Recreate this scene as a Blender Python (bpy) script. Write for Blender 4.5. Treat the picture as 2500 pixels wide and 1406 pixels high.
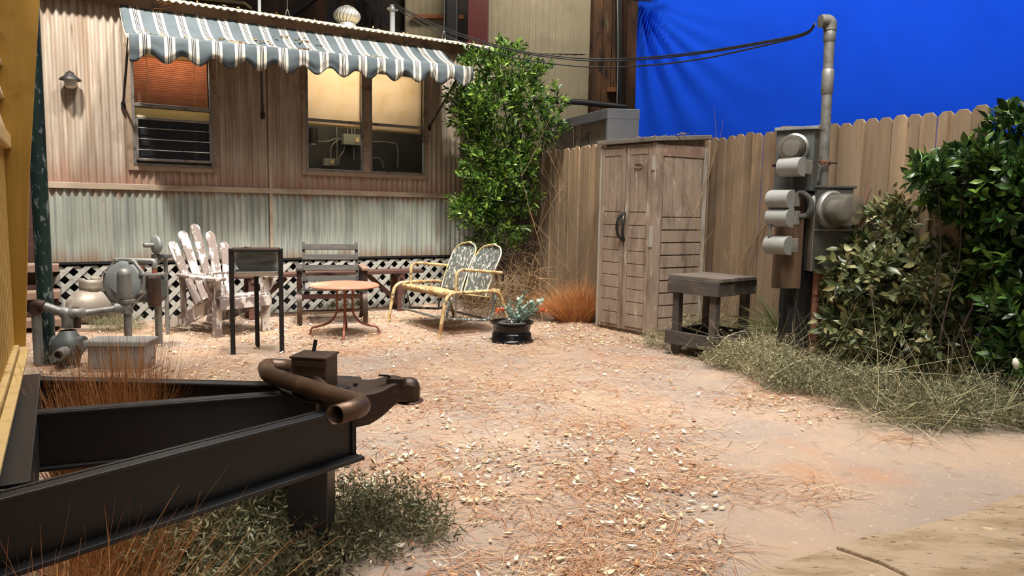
import bpy, math, random
import numpy as np
from mathutils import Vector, Matrix, noise as mnoise

for o in list(bpy.data.objects): bpy.data.objects.remove(o)
SC = bpy.context.scene
COL = SC.collection
PI = math.pi
rnd = random.Random(7)
rng = np.random.default_rng(7)

# ------------------------------------------------------------------ camera
FPX, CH = 1800.0, 1.25
PITCH = math.atan(193/FPX); ROLL = 0.018
_r0 = Vector((1,0,0)); _f = Vector((0,math.cos(PITCH),-math.sin(PITCH))); _u0 = Vector((0,math.sin(PITCH),math.cos(PITCH)))
_r = math.cos(ROLL)*_r0 + math.sin(ROLL)*_u0
_u = -math.sin(ROLL)*_r0 + math.cos(ROLL)*_u0
EYE = Vector((0,0,CH))
cam_d = bpy.data.cameras.new('camera'); cam = bpy.data.objects.new('camera', cam_d); COL.objects.link(cam)
cam_d.sensor_width = 36; cam_d.lens = FPX/2500*36; cam_d.clip_start = .05; cam_d.clip_end = 200
mw = Matrix((( _r.x,_u.x,-_f.x,0),(_r.y,_u.y,-_f.y,0),(_r.z,_u.z,-_f.z,CH),(0,0,0,1)))
cam.matrix_world = mw
SC.camera = cam
SC.view_settings.view_transform = 'Standard'; SC.view_settings.look = 'None'
SC.view_settings.gamma = 1; SC.view_settings.use_curve_mapping = False
SC.view_settings.exposure = 0.0

# ------------------------------------------------------------------ world + stage lamps + added fill lights
w = bpy.data.worlds.new('world'); SC.world = w; w.use_nodes = True
w.node_tree.nodes['Background'].inputs[0].default_value = (1.0,.96,.92,1)
w.node_tree.nodes['Background'].inputs[1].default_value = .085
def area(name, loc, target, size, power, col=(1,1,1), size_y=None, spread=None):
    d = bpy.data.lights.new(name, 'AREA'); d.shape = 'RECTANGLE'; d.size = size; d.size_y = size_y or size
    d.energy = power; d.color = col
    if spread: d.spread = spread
    o = bpy.data.objects.new(name, d); COL.objects.link(o); o.location = loc
    o.rotation_euler = (Vector(target)-Vector(loc)).to_track_quat('-Z','Y').to_euler(); return o
def spot(name, loc, target, power, ang, blend=.6, rad=.15, col=(1,1,1)):
    d = bpy.data.lights.new(name, 'SPOT'); d.energy = power; d.spot_size = math.radians(ang); d.spot_blend = blend
    d.shadow_soft_size = rad; d.color = col
    o = bpy.data.objects.new(name, d); COL.objects.link(o); o.location = loc
    o.rotation_euler = (Vector(target)-Vector(loc)).to_track_quat('-Z','Y').to_euler(); return o
WARM = (1,.93,.84)
spot('stage_lamp', (-3.55,5.1,6.6), (-4.35,7.5,1.7), 3200, 60, .8, .16, WARM)
spot('stage_lamp', (-1.5,6.3,6.6), (-2.6,8.3,1.0), 2000, 62, .8, .16, WARM)
spot('stage_lamp', (0.1,6.9,6.6), (-.9,9.1,1.3), 1650, 60, .8, .16, WARM)
spot('stage_lamp', (-0.8,3.9,6.8), (-0.7,5.8,0), 900, 56, .9, .18, WARM)
spot('stage_lamp', (1.0,3.9,6.8), (.8,4.9,0), 620, 72, .9, .18, WARM)
spot('stage_lamp', (2.9,3.4,6.2), (3.0,6.0,.8), 950, 72, .9, .22, (1,.94,.86))
spot('stage_lamp', (-1.6,1.2,5.6), (-1.1,2.4,.4), 330, 80, .9, .18, (1,.95,.88))
spot('stage_lamp', (.6,7.0,6.8), (.05,9.3,2.4), 850, 50, .8, .2, (1,.97,.88))
spot('stage_lamp', (1.0,4.6,6.2), (2.0,7.6,1.3), 420, 52, .9, .18, WARM)  # extra spot added to brighten the fence and shed
area('soft_box', (0.4,3.6,7.0), (0.4,4.2,0), 3.5, 260, (1,.95,.89), spread=1.7)
area('front_fill', (0.3,-1.6,3.6), (0,5,.6), 2.5, 30, (1,.96,.92))  # added fill from behind the camera, not a stage lamp
area('screen_lamp', (5.0,8.6,7.0), (5.4,13.0,3.5), 3.0, 215, (.95,.97,1), 1.0)
area('screen_lamp', (9.5,8.0,6.0), (9.5,12.5,3.0), 3.0, 160, (.95,.97,1), 1.0)
area('back_wall_lamp', (0.5,10.6,7.4), (0.5,14.0,4.2), 3.0, 200, (1,.93,.82), 1.0)

# ------------------------------------------------------------------ pixel rays -> world points (2500 x 1406 frame)
def ray(px, py): return _f + _r*((px-1250)/FPX) - _u*((py-703)/FPX)
def G(px, py, z=0.0):
    d = ray(px,py); return EYE + d*((z-CH)/d.z)
def AT(px, py, Y):
    d = ray(px,py); return EYE + d*(Y/d.y)
def PL(px, py, p0, n):
    d = ray(px,py); return EYE + d*((Vector(p0)-EYE).dot(n)/d.dot(n))

# ------------------------------------------------------------------ materials
def lin(c):
    if isinstance(c, str):
        c = [int(c[i:i+2],16)/255 for i in (0,2,4)]
    else: c = [x/255 for x in c]
    return tuple((x/12.92 if x <= .04045 else ((x+.055)/1.055)**2.4) for x in c)+(1,)
MATS = {}
def mat(name, base, layers=(), rough=.7, metal=0.0, bump=None, vary=0.0, island=None, spec=.5, trans=0.0, emit=None):
    """layers: (colour, kind, scale, lo, hi, stretch[, extra]); kinds: noise, vor, zlo, zhi, wave"""
    m = bpy.data.materials.new(name); MATS[name] = m; m.use_nodes = True
    nt = m.node_tree; N = nt.nodes; Lk = nt.links.new
    b = N['Principled BSDF']; out = N['Material Output']
    tc = N.new('ShaderNodeTexCoord'); co = tc.outputs['Object']
    if vary:
        oi = N.new('ShaderNodeObjectInfo'); cmb = N.new('ShaderNodeVectorMath'); cmb.operation = 'MULTIPLY_ADD'
        cmb.inputs[1].default_value = (1,1,1); Lk(co, cmb.inputs[0]); 
        sc_ = N.new('ShaderNodeVectorMath'); sc_.operation='SCALE'; sc_.inputs['Scale'].default_value = 7.3
        sc_.inputs[0].default_value = (1,1,1); mlt = N.new('ShaderNodeMath'); mlt.operation='MULTIPLY'; mlt.inputs[1].default_value=37.0
        Lk(oi.outputs['Random'], mlt.inputs[0]); Lk(mlt.outputs[0], sc_.inputs['Scale']); Lk(sc_.outputs[0], cmb.inputs[2]); nco = cmb.outputs[0]
    else: nco = co
    def mapped(st):
        mp = N.new('ShaderNodeMapping'); mp.inputs['Scale'].default_value = st; Lk(nco, mp.inputs['Vector']); return mp.outputs[0]
    def mask(kind, scale, lo, hi, st, extra=None):
        if kind == 'noise':
            t = N.new('ShaderNodeTexNoise'); t.inputs['Scale'].default_value = scale; t.inputs['Detail'].default_value = 6
            t.inputs['Roughness'].default_value = .62; Lk(mapped(st), t.inputs['Vector']); v = t.outputs['Fac']
        elif kind == 'vor':
            t = N.new('ShaderNodeTexVoronoi'); t.inputs['Scale'].default_value = scale; Lk(mapped(st), t.inputs['Vector']); v = t.outputs['Distance']
        elif kind == 'wave':
            t = N.new('ShaderNodeTexWave'); t.inputs['Scale'].default_value = scale; t.inputs['Distortion'].default_value = extra or 2
            t.inputs['Detail'].default_value = 3; Lk(mapped(st), t.inputs['Vector']); v = t.outputs['Fac']
        elif kind == 'zband':      # v = z + noise*extra ; wear that hugs a height on the object
            sp = N.new('ShaderNodeSeparateXYZ'); Lk(co, sp.inputs[0])
            t = N.new('ShaderNodeTexNoise'); t.inputs['Scale'].default_value = scale; t.inputs['Detail'].default_value = 5; Lk(mapped(st), t.inputs['Vector'])
            ma = N.new('ShaderNodeMath'); ma.operation = 'MULTIPLY_ADD'; ma.inputs[1].default_value = extra; Lk(t.outputs['Fac'], ma.inputs[0]); Lk(sp.outputs['Z'], ma.inputs[2]); v = ma.outputs[0]
        mr = N.new('ShaderNodeMapRange'); mr.inputs['From Min'].default_value = lo; mr.inputs['From Max'].default_value = hi
        mr.interpolation_type = 'SMOOTHSTEP' if abs(hi-lo) > .0 else 'LINEAR'; Lk(v, mr.inputs['Value']); return mr.outputs[0]
    if island:
        gi = N.new('ShaderNodeNewGeometry'); cr = N.new('ShaderNodeValToRGB'); cr.color_ramp.interpolation = 'LINEAR'
        Lk(gi.outputs['Random Per Island'], cr.inputs[0]); els = cr.color_ramp.elements
        n = len(island)
        els[0].color = lin(island[0]); els[0].position = 0; els[1].color = lin(island[-1]); els[1].position = 1
        for i in range(1, n-1):
            e = els.new(i/(n-1)); e.color = lin(island[i])
        cur = cr.outputs[0]
        if vary:   # single leaf objects: colour by object random
            Lk(oi.outputs['Random'], cr.inputs[0])
    else:
        rgb = N.new('ShaderNodeRGB'); rgb.outputs[0].default_value = lin(base); cur = rgb.outputs[0]
    for ly in layers:
        c, kind, scale, lo, hi, st = ly[:6]; extra = ly[6] if len(ly) > 6 else None
        mx = N.new('ShaderNodeMix'); mx.data_type = 'RGBA'; Lk(mask(kind,scale,lo,hi,st,extra), mx.inputs[0])
        Lk(cur, mx.inputs[6]); mx.inputs[7].default_value = lin(c); cur = mx.outputs[2]
    if vary and not island:
        hs = N.new('ShaderNodeHueSaturation'); mr = N.new('ShaderNodeMapRange'); mr.inputs['To Min'].default_value = 1-vary; mr.inputs['To Max'].default_value = 1+vary
        Lk(oi.outputs['Random'], mr.inputs['Value']); Lk(mr.outputs[0], hs.inputs['Value']); Lk(cur, hs.inputs['Color']); cur = hs.outputs[0]
    Lk(cur, b.inputs['Base Color'])
    b.inputs['Roughness'].default_value = rough; b.inputs['Metallic'].default_value = metal
    b.inputs['Specular IOR Level'].default_value = spec
    if bump:
        s, amt, st = bump
        t = N.new('ShaderNodeTexNoise'); t.inputs['Scale'].default_value = s; t.inputs['Detail'].default_value = 6; Lk(mapped(st), t.inputs['Vector'])
        bp = N.new('ShaderNodeBump'); bp.inputs['Strength'].default_value = 1; bp.inputs['Distance'].default_value = amt
        Lk(t.outputs['Fac'], bp.inputs['Height']); Lk(bp.outputs[0], b.inputs['Normal'])
    if trans:
        tr = N.new('ShaderNodeBsdfTranslucent'); Lk(cur, tr.inputs['Color']); ms = N.new('ShaderNodeMixShader'); ms.inputs[0].default_value = trans
        Lk(b.outputs[0], ms.inputs[1]); Lk(tr.outputs[0], ms.inputs[2]); Lk(ms.outputs[0], out.inputs['Surface'])
    if emit:
        b.inputs['Emission Color'].default_value = lin(emit[0]); b.inputs['Emission Strength'].default_value = emit[1]
    return m
I3 = (1,1,1); VS = (1,1,.06)   # VS: streaks running up and down

def glass_mat(name, tint, rough=.05, alpha=.85, col='dddddd'):
    m = bpy.data.materials.new(name); MATS[name] = m; m.use_nodes = True; nt = m.node_tree; N = nt.nodes
    out = N['Material Output']; b = N['Principled BSDF']; b.inputs['Base Color'].default_value = lin(col); b.inputs['Roughness'].default_value = rough
    t = N.new('ShaderNodeBsdfTransparent'); t.inputs[0].default_value = lin(tint); ms = N.new('ShaderNodeMixShader'); ms.inputs[0].default_value = alpha
    nt.links.new(b.outputs[0], ms.inputs[1]); nt.links.new(t.outputs[0], ms.inputs[2]); nt.links.new(ms.outputs[0], out.inputs['Surface']); return m

# ------------------------------------------------------------------ geometry helpers
def basis(d, up=(0,0,1)):
    d = Vector(d).normalized(); up = Vector(up)
    s = d.cross(up)
    if s.length < 1e-4: s = d.cross(Vector((1,0,0)))
    s.normalize(); return d, s, s.cross(d)
def rotz(a):
    return Matrix.Rotation(a,3,'Z')
def smooth_path(pts, n=6):
    P = [Vector(p) for p in pts]
    if len(P) < 3: return P
    out = []
    for i in range(len(P)-1):
        p0 = P[max(i-1,0)]; p1 = P[i]; p2 = P[i+1]; p3 = P[min(i+2,len(P)-1)]
        for k in range(n):
            t = k/n
            out.append(.5*((2*p1)+(p2-p0)*t+(2*p0-5*p1+4*p2-p3)*t*t+(3*p1-p0-3*p2+p3)*t**3))
    out.append(P[-1]); return out
def bend_path(pts, r, n=5):
    """straight runs with rounded corners of radius r"""
    P = [Vector(p) for p in pts]; out = [P[0]]
    for i in range(1,len(P)-1):
        a = (P[i-1]-P[i]); b = (P[i+1]-P[i]); rr = min(r, a.length*.49, b.length*.49)
        A = P[i]+a.normalized()*rr; B = P[i]+b.normalized()*rr
        for k in range(n+1):
            t = k/n; out.append(A*(1-t)**2 + P[i]*2*t*(1-t) + B*t*t)
    out.append(P[-1]); return out
INV = {}
class MB:
    def __init__(s): s.v = []; s.f = []; s.uv = None
    def add(s, vs, fs):
        k = len(s.v); s.v += [tuple(x) for x in vs]; s.f += [tuple(i+k for i in f) for f in fs]; return s
    def box(s, c, sz, R=None):
        c = Vector(c); h = [x/2 for x in sz]; vs = []
        for z in (-1,1):
            for (x,y) in ((-1,-1),(1,-1),(1,1),(-1,1)):
                p = Vector((x*h[0],y*h[1],z*h[2])); vs.append(c+(R@p if R else p))
        return s.add(vs, [(3,2,1,0),(4,5,6,7),(0,1,5,4),(1,2,6,5),(2,3,7,6),(3,0,4,7)])
    def beam(s, p0, p1, w, h, up=(0,0,1)):
        p0 = Vector(p0); p1 = Vector(p1); d,a,b = basis(p1-p0, up); vs = []
        for p in (p0,p1):
            for (x,y) in ((-1,-1),(1,-1),(1,1),(-1,1)): vs.append(p+a*x*w/2+b*y*h/2)
        return s.add(vs, [(3,2,1,0),(4,5,6,7),(0,1,5,4),(1,2,6,5),(2,3,7,6),(3,0,4,7)])
    def tube(s, pts, r, n=10, cap=True):
        P = [Vector(p) for p in pts]; m = len(P); vs = []; a = None
        for i in range(m):
            d = (P[min(i+1,m-1)]-P[max(i-1,0)])
            if d.length < 1e-7: d = Vector((0,0,1))
            d.normalize()
            if a is None: _, a, b = basis(d)
            else:
                a = a - d*a.dot(d)
                if a.length < 1e-5: _, a, b = basis(d)
                a.normalize()
            b = d.cross(a); rr = r[i] if isinstance(r,(list,tuple)) else r
            for k in range(n):
                t = 2*PI*k/n; vs.append(P[i]+a*math.cos(t)*rr+b*math.sin(t)*rr)
        fs = [(i*n+k, i*n+(k+1)%n, (i+1)*n+(k+1)%n, (i+1)*n+k) for i in range(m-1) for k in range(n)]
        if cap: fs += [tuple(range(n-1,-1,-1)), tuple((m-1)*n+k for k in range(n))]
        return s.add(vs, fs)
    def lathe(s, prof, c, axis=(0,0,1), n=28, cap=False):
        c = Vector(c); d,a,b = basis(axis, (0,0,1) if abs(Vector(axis).normalized().z) < .95 else (0,1,0)); vs = []
        for (r,z) in prof:
            for k in range(n):
                t = 2*PI*k/n; vs.append(c+d*z+a*math.cos(t)*r+b*math.sin(t)*r)
        m = len(prof); fs = [(i*n+k, i*n+(k+1)%n, (i+1)*n+(k+1)%n, (i+1)*n+k) for i in range(m-1) for k in range(n)]
        if cap: fs += [tuple(range(n-1,-1,-1)), tuple((m-1)*n+k for k in range(n))]
        return s.add(vs, fs)
    def prism(s, poly, o, ax, ay, t):
        """2-D polygon spanned by ax, ay from o, thickened by vector t"""
        o = Vector(o); ax = Vector(ax); ay = Vector(ay); t = Vector(t); n = len(poly)
        a = [o+ax*x+ay*y for x,y in poly]; b = [p+t for p in a]
        return s.add(a+b, [tuple(range(n-1,-1,-1)), tuple(range(n,2*n))]+[(i,(i+1)%n,n+(i+1)%n,n+i) for i in range(n)])
    def grid(s, fn, nu, nv, uv=False):
        vs = [fn(i/nu, j/nv) for j in range(nv+1) for i in range(nu+1)]
        s.add(vs, [(j*(nu+1)+i, j*(nu+1)+i+1, (j+1)*(nu+1)+i+1, (j+1)*(nu+1)+i) for j in range(nv) for i in range(nu)])
        if uv: s.uv = [(i/nu, j/nv) for j in range(nv+1) for i in range(nu+1)]
        return s
    def mesh(s, name, xf=None):
        me = bpy.data.meshes.new(name); vs = s.v
        if xf is not None: vs = [tuple(xf@Vector(p)) for p in vs]
        me.from_pydata(vs, [], s.f); me.update()
        if s.uv:
            ul = me.uv_layers.new(name='uv')
            for lp in me.loops: ul.data[lp.index].uv = s.uv[lp.vertex_index]
        return me
    def build(s, name, m, parent=None, smooth=False, bevel=0, solid=0, world=False, kind=None, label=None):
        root = parent
        while root is not None and root.parent is not None: root = root.parent
        xf = INV.get(root.name) if (world and root is not None) else None
        me = s.mesh(name, xf); return finish(name, me, m, parent, smooth, bevel, solid, kind, label)
def finish(name, me, m, parent=None, smooth=False, bevel=0, solid=0, kind=None, label=None):
    me.materials.append(MATS[m] if isinstance(m,str) else m)
    if smooth:
        me.polygons.foreach_set('use_smooth', [True]*len(me.polygons))
        if smooth is True: me.set_sharp_from_angle(angle=math.radians(42))
    o = bpy.data.objects.new(name, me); COL.objects.link(o)
    if parent is not None: o.parent = parent
    if solid: md = o.modifiers.new('solid','SOLIDIFY'); md.thickness = solid; md.offset = 0
    if bevel: md = o.modifiers.new('bevel','BEVEL'); md.width = bevel; md.segments = 2; md.limit_method = 'ANGLE'
    if kind: o['kind'] = kind
    if label: o['label'] = label
    return o
def thing(name, label, cat, loc=(0,0,0), rz=0.0, group=None):
    o = bpy.data.objects.new(name, None); COL.objects.link(o); o.empty_display_size = .1
    o.location = loc; o.rotation_euler = (0,0,rz); o['label'] = label; o['category'] = cat
    if group: o['group'] = group
    INV[o.name] = (Matrix.Translation(Vector(loc)) @ Matrix.Rotation(rz,4,'Z')).inverted(); return o
def tag(o, label, cat, group=None, kind=None):
    o['label'] = label; o['category'] = cat
    if group: o['group'] = group
    if kind: o['kind'] = kind
    return o
def frame_axes(t):
    a = t.rotation_euler.z; return Vector((math.cos(a),math.sin(a),0)), Vector((-math.sin(a),math.cos(a),0))

# scattering of many small pieces as one mesh (numpy)
def rot_from(d, roll):
    """Nx3 directions -> Nx3x3 frames whose y column is the direction"""
    d = d/np.linalg.norm(d,axis=1,keepdims=True); up = np.tile([0,0,1.],(len(d),1)); up[np.abs(d[:,2])>.95] = [1,0,0]
    s = np.cross(d,up); s /= np.linalg.norm(s,axis=1,keepdims=True); n = np.cross(s,d)
    c = np.cos(roll)[:,None]; q = np.sin(roll)[:,None]
    return np.stack([s*c+n*q, d, n*c-s*q],axis=2)
def scatter(tv, tf, R, T, S):
    tv = np.asarray(tv,float); N = len(T); S = np.asarray(S)
    if S.ndim == 1: S = S[:,None,None]
    else: S = S[:,None,:]
    V = np.einsum('nij,nkj->nki', R, tv[None]*S) + T[:,None,:]
    k = len(tv); tf = np.asarray(tf); Fc = (tf[None]+ (np.arange(N)*k)[:,None,None]).reshape(-1,tf.shape[1])
    return V.reshape(-1,3), Fc
def np_mesh(name, V, Fc):
    me = bpy.data.meshes.new(name); n = Fc.shape[1]
    me.vertices.add(len(V)); me.vertices.foreach_set('co', V.astype(np.float32).ravel())
    me.loops.add(Fc.size); me.loops.foreach_set('vertex_index', Fc.astype(np.int32).ravel())
    me.polygons.add(len(Fc)); me.polygons.foreach_set('loop_start', np.arange(0,Fc.size,n,dtype=np.int32))
    me.update(calc_edges=True); return me
# leaf blade, 1 long along y, 6 quads, creased and curled
def leaf_template(wd=.42, curl=.18, fold=.12):
    ys = [0,.25,.6,1.0]; ws = [.04,wd*.85,wd,.03]; vs = []
    for y,q in zip(ys,ws):
        z = -curl*(y-.1)**2
        vs += [(-q/2,y,z+fold*q),(0,y,z),(q/2,y,z+fold*q)]
    fs = []
    for i in range(3):
        for j in range(2): a = i*3+j; fs.append((a,a+1,a+4,a+3))
    return np.array(vs), fs
# ribbons (grass blades, needles, stems): root, dir, length, bend vector
def ribbons(root, d, L, bend, wd, seg=4, face=None, wave=0.0):
    N = len(root); t = np.linspace(0,1,seg+1)
    d = d/np.linalg.norm(d,axis=1,keepdims=True)
    P = root[:,None,:] + d[:,None,:]*(L[:,None,None]*t[None,:,None]) + bend[:,None,:]*(t[None,:,None]**2)
    if wave:
        P = P + rng.normal(size=(N,1,3))*wave*np.sin(t*7+rng.random(N)[:,None]*6)[:,:,None]*t[None,:,None]
    if face is None:
        side = np.cross(d, rng.normal(size=(N,3)))
    else: side = np.cross(d, np.tile(face,(N,1)))
    side /= np.linalg.norm(side,axis=1,keepdims=True)+1e-9
    wv = np.asarray(wd)*np.ones(N); ww = wv[:,None,None]*(1-.8*t[None,:,None]**2)
    A = P - side[:,None,:]*ww/2; B = P + side[:,None,:]*ww/2
    V = np.stack([A,B],axis=2).reshape(N,-1,3); k = 2*(seg+1)
    fs = np.array([(2*i,2*i+1,2*i+3,2*i+2) for i in range(seg)])
    Fc = (fs[None]+(np.arange(N)*k)[:,None,None]).reshape(-1,4)
    return V.reshape(-1,3), Fc
def join_np(parts):
    V = []; Fs = []; k = 0
    for v,f in parts: V.append(v); Fs.append(f+k); k += len(v)
    return np.concatenate(V), np.concatenate(Fs)

# ------------------------------------------------------------------ material library
mat('ground', '93857a', [('a58f7b','noise',1.2,.38,.65,I3), ('a37f66','noise',.9,.54,.72,I3), ('85705f','noise',7,.56,.75,I3), ('bda890','noise',26,.58,.72,I3), ('6f5b4c','noise',60,.63,.74,I3)], .9, bump=(40,.012,I3), spec=.2)
mat('slab', 'a49078', [('8f7a60','noise',3,.42,.62,(1,2.5,1)), ('5f4c3a','noise',18,.60,.66,(1,3.6,1)), ('d6c3a0','noise',8,.62,.75,I3)], .9, bump=(18,.02,(1,3,1)), spec=.2)
mat('siding_up', 'a6998a', [('95826f','noise',9,.44,.66,VS), ('bdb1a3','noise',15,.50,.68,VS), ('7a604a','noise',24,.60,.72,VS), ('8a7160','noise',1.8,.56,.74,(1,1,.6)), ('96705f','zband',9,2.02,1.5,(1,1,.15),.45), ('8c6250','zband',8,3.35,3.55,(1,1,.2),.5)], .55, .15, bump=(60,.002,VS))
mat('siding_low', 'a0a59b', [('868e88','noise',9,.42,.66,VS), ('b4b9af','noise',14,.56,.75,VS), ('84694d','noise',14,.62,.76,VS), ('7c5f46','noise',1.7,.57,.72,(1,1,.7)), ('80644c','zband',7,.98,.70,(1,1,.12),.35), ('947560','zband',9,1.50,1.66,(1,1,.2),.42)], .5, .15, bump=(60,.002,VS))
mat('trim_metal', 'a89884', [('85705c','noise',6,.5,.7,(.3,.3,1)), ('77503a','noise',22,.66,.76,I3)], .6, .2)
mat('fascia', '6a5040', [('44342a','noise',9,.45,.7,I3)], .8)
mat('window_casing', '8e7a66', [('6c5442','noise',8,.5,.72,I3)], .6, .1)
mat('window_metal', '8b8782', [('5f5750','noise',12,.5,.7,I3)], .4, .6)
mat('roof_sheet', 'd2c7a6', [('a58c63','noise',9,.55,.75,(1,.3,1)), ('8f6c4a','noise',30,.68,.78,I3)], .7)
mat('lattice', 'a3a29b', [('7f7a70','noise',14,.5,.72,I3), ('c0bfba','noise',9,.6,.75,I3)], .7, vary=.12)
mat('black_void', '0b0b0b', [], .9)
mat('dark_room', '1c1d20', [('2c2d30','noise',3,.4,.7,I3)], .7)
mat('conduit_panel', '26292d', [], .6)
mat('steel', '8f8f8d', [('6a6763','noise',20,.5,.7,I3)], .35, .8)
mat('galv', '868682', [('66635d','noise',9,.45,.7,I3), ('8a6a50','noise',24,.68,.76,I3)], .5, .45, bump=(60,.001,I3))
mat('grey_paint', '7e8382', [('6a6c69','noise',5,.45,.7,I3), ('948f83','noise',30,.68,.76,I3)], .5)
mat('light_grey_paint', '858683', [('74726c','noise',7,.5,.75,I3)], .55)
mat('dark_grey_paint', '4c5150', [('393b3a','noise',6,.45,.7,I3)], .5)
mat('black_iron', '1b1a1a', [('2a2321','noise',7,.45,.75,I3), ('3c2619','noise',12,.68,.8,I3)], .5, .3, bump=(120,.0006,I3))
mat('drum_inside', 'b0b0ac', [('7c7a76','noise',6,.5,.7,(.2,1,1))], .5, .2)
mat('beam_black', '28292b', [('302d2b','noise',3,.5,.75,I3), ('4a3324','noise',4,.64,.8,I3)], .38, .1, bump=(150,.0006,I3))
mat('rust_dark', '3d3029', [('5b4130','noise',6,.45,.7,I3), ('6a4a34','noise',25,.6,.75,I3)], .5, .4, bump=(80,.001,I3))
mat('rust_pipe', '4b3b30', [('6b523e','noise',5,.45,.7,I3), ('2f2723','noise',9,.58,.75,I3)], .42, .5, bump=(90,.0008,I3))
mat('rust_orange', '84503c', [('a8755c','noise',7,.5,.75,I3), ('6d3524','noise',11,.58,.75,I3)], .7, bump=(60,.001,I3))
mat('rust_iron_pipe', '7a5140', [('9c6a4e','noise',9,.5,.7,I3)], .75)
mat('table_top_rust', 'a4715a', [('c2a088','noise',3,.45,.65,I3), ('7d4d3a','noise',6,.6,.75,I3)], .65, bump=(50,.001,I3))
mat('chair_yellow', 'c0aa7c', [('9a7247','noise',14,.46,.60,I3), ('58534b','noise',22,.56,.62,I3), ('d9cfae','noise',9,.62,.72,I3)], .55, bump=(40,.001,I3))
mat('chair_shell', '545a58', [('c9c7bb','noise',42,.54,.60,(1,1,.4)), ('b8913c','noise',5,.66,.70,I3), ('3a3d3c','noise',9,.6,.7,I3)], .55, bump=(40,.001,I3))
mat('chair_rim', 'cdb974', [('d8d4c6','noise',7,.42,.52,I3), ('6c665a','noise',20,.6,.66,I3)], .55)
mat('peeling_white', '7d706a', [('cfc8c0','noise',9,.52,.56,(1,1,.45)), ('4e4340','noise',24,.62,.70,I3), ('dcd6cd','noise',30,.60,.64,(1,1,.4))], .8, bump=(26,.003,(1,1,.5)), vary=.05)
mat('wood_black', '3a3733', [('4f4943','noise',14,.5,.7,(.15,1,1)), ('262423','noise',20,.55,.7,(.15,1,1))], .75, bump=(50,.001,(.1,1,1)))
mat('wood_redbrown', '4e322b', [('6c4638','noise',12,.5,.7,(.15,1,1))], .7)
mat('wood_step', '7d6557', [('9b8573','noise',9,.5,.7,(.15,1,1)), ('5c4438','noise',12,.6,.75,I3)], .8)
mat('wood_dark_table', '3e3833', [('5a4f46','noise',14,.48,.7,(.2,1,1)), ('2a2725','noise',18,.6,.75,I3)], .75, bump=(40,.0015,(.2,1,1)), vary=.1)
mat('table_board', '5a514a', [('75685c','noise',12,.5,.7,(.2,1,1)), ('7c4a32','noise',7,.66,.76,I3)], .75, bump=(40,.0015,(.2,1,1)), vary=.08)
mat('fence_wood', '83705a', [('9e866a','noise',5,.45,.7,(1,1,.12)), ('6a5038','noise',9,.52,.72,(1,1,.08)), ('594431','noise',3,.62,.8,(1,1,.5)), ('3e2e20','vor',5,.09,.04,(1,1,.5))], .8, bump=(40,.002,(1,1,.06)), vary=.2)
mat('shed_plastic', '8b7b6c', [('6f5f52','noise',9,.45,.68,(1,1,.25)), ('a89b8c','noise',15,.56,.72,(1,1,.3)), ('5a4636','noise',5,.62,.8,(1,1,.12)), ('c0b5a6','noise',40,.66,.72,I3)], .75, bump=(60,.001,I3))
mat('shed_light', '9a958c', [('7e766b','noise',9,.5,.7,(1,1,.3))], .7, bump=(60,.001,I3))
mat('shed_roof', '6e675f', [('57504a','noise',9,.5,.7,I3)], .7)
mat('post_dark', '201f1f', [('37332f','noise',15,.52,.72,(1,1,.06)), ('121212','noise',22,.5,.65,(1,1,.05))], .8, bump=(30,.004,(1,1,.05)))
mat('board_brown', '5e4a3a', [('755d48','noise',12,.5,.7,(1,1,.1))], .8, bump=(40,.001,(1,1,.1)))
mat('box_dirty', '7b7870', [('9a958a','noise',7,.45,.65,(1,1,.5)), ('5a4c41','noise',5,.56,.75,(1,1,.3)), ('4a4844','noise',11,.6,.75,I3)], .6, .2)
mat('box_dark', '474641', [('5d574e','noise',5,.5,.7,(1,1,.4)), ('6a4f3c','noise',7,.66,.8,(1,1,.2))], .6, .2)
mat('green_pole', '1d3531', [('7a8583','noise',26,.57,.60,(1,1,.4)), ('6b7775','noise',6,.62,.64,(1,1,.4)), ('172a27','noise',5,.5,.7,I3)], .45, .2)
mat('gold_paint', 'b38d3d', [('c9a85e','noise',9,.5,.75,VS), ('96712c','noise',5,.55,.75,I3)], .45, .25)
mat('gold_ribs', 'bf9a50', [('cdab66','noise',9,.5,.8,VS)], .5, .2)
mat('cream_siding', 'cbb493', [('b39a78','noise',6,.5,.75,I3)], .55, .1)
mat('cream_trim', 'cdb078', [('a88a55','noise',9,.5,.75,I3)], .55, .1)
mat('blue_cloth', '0a4bd6', [('0945c8','noise',.7,.4,.7,I3)], .85, spec=.15)
mat('back_wall', '2b211a', [('4a3323','noise',1.3,.45,.7,(1,1,.25)), ('14110f','noise',2.4,.5,.7,(1,1,.4)), ('61503a','noise',5,.64,.74,(1,1,.3))], .9)
mat('rusty_wall', '3f2c20', [('6a4a30','noise',2.0,.45,.68,(1,1,.2)), ('1b1614','noise',3,.55,.7,(1,1,.3)), ('6d6350','noise',7,.66,.74,(1,1,.15))], .9)
mat('mesh_panel', 'a89c80', [('8b7f65','noise',1.6,.45,.7,I3), ('bcb296','noise',3,.5,.7,I3), ('6f6350','vor',9,.06,.03,(1,1,1)), ('877b62','wave',22,.35,.75,(1,1,1),.5), ('958a70','wave',20,.4,.8,(.3,.3,2.6),3)], .85)
mat('red_steel', '551812', [('4f1813','noise',3,.5,.75,I3)], .5)
mat('dark_steel', '222222', [('2f2b28','noise',5,.5,.7,I3)], .5, .3)
mat('truss_beige', '7f6c50', [], .8)
mat('timber_orange', '8a5530', [('6c4226','noise',9,.5,.7,I3)], .8)
mat('hut_grey', '8f9092', [('7c7d80','noise',3,.5,.7,I3)], .7)
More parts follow.
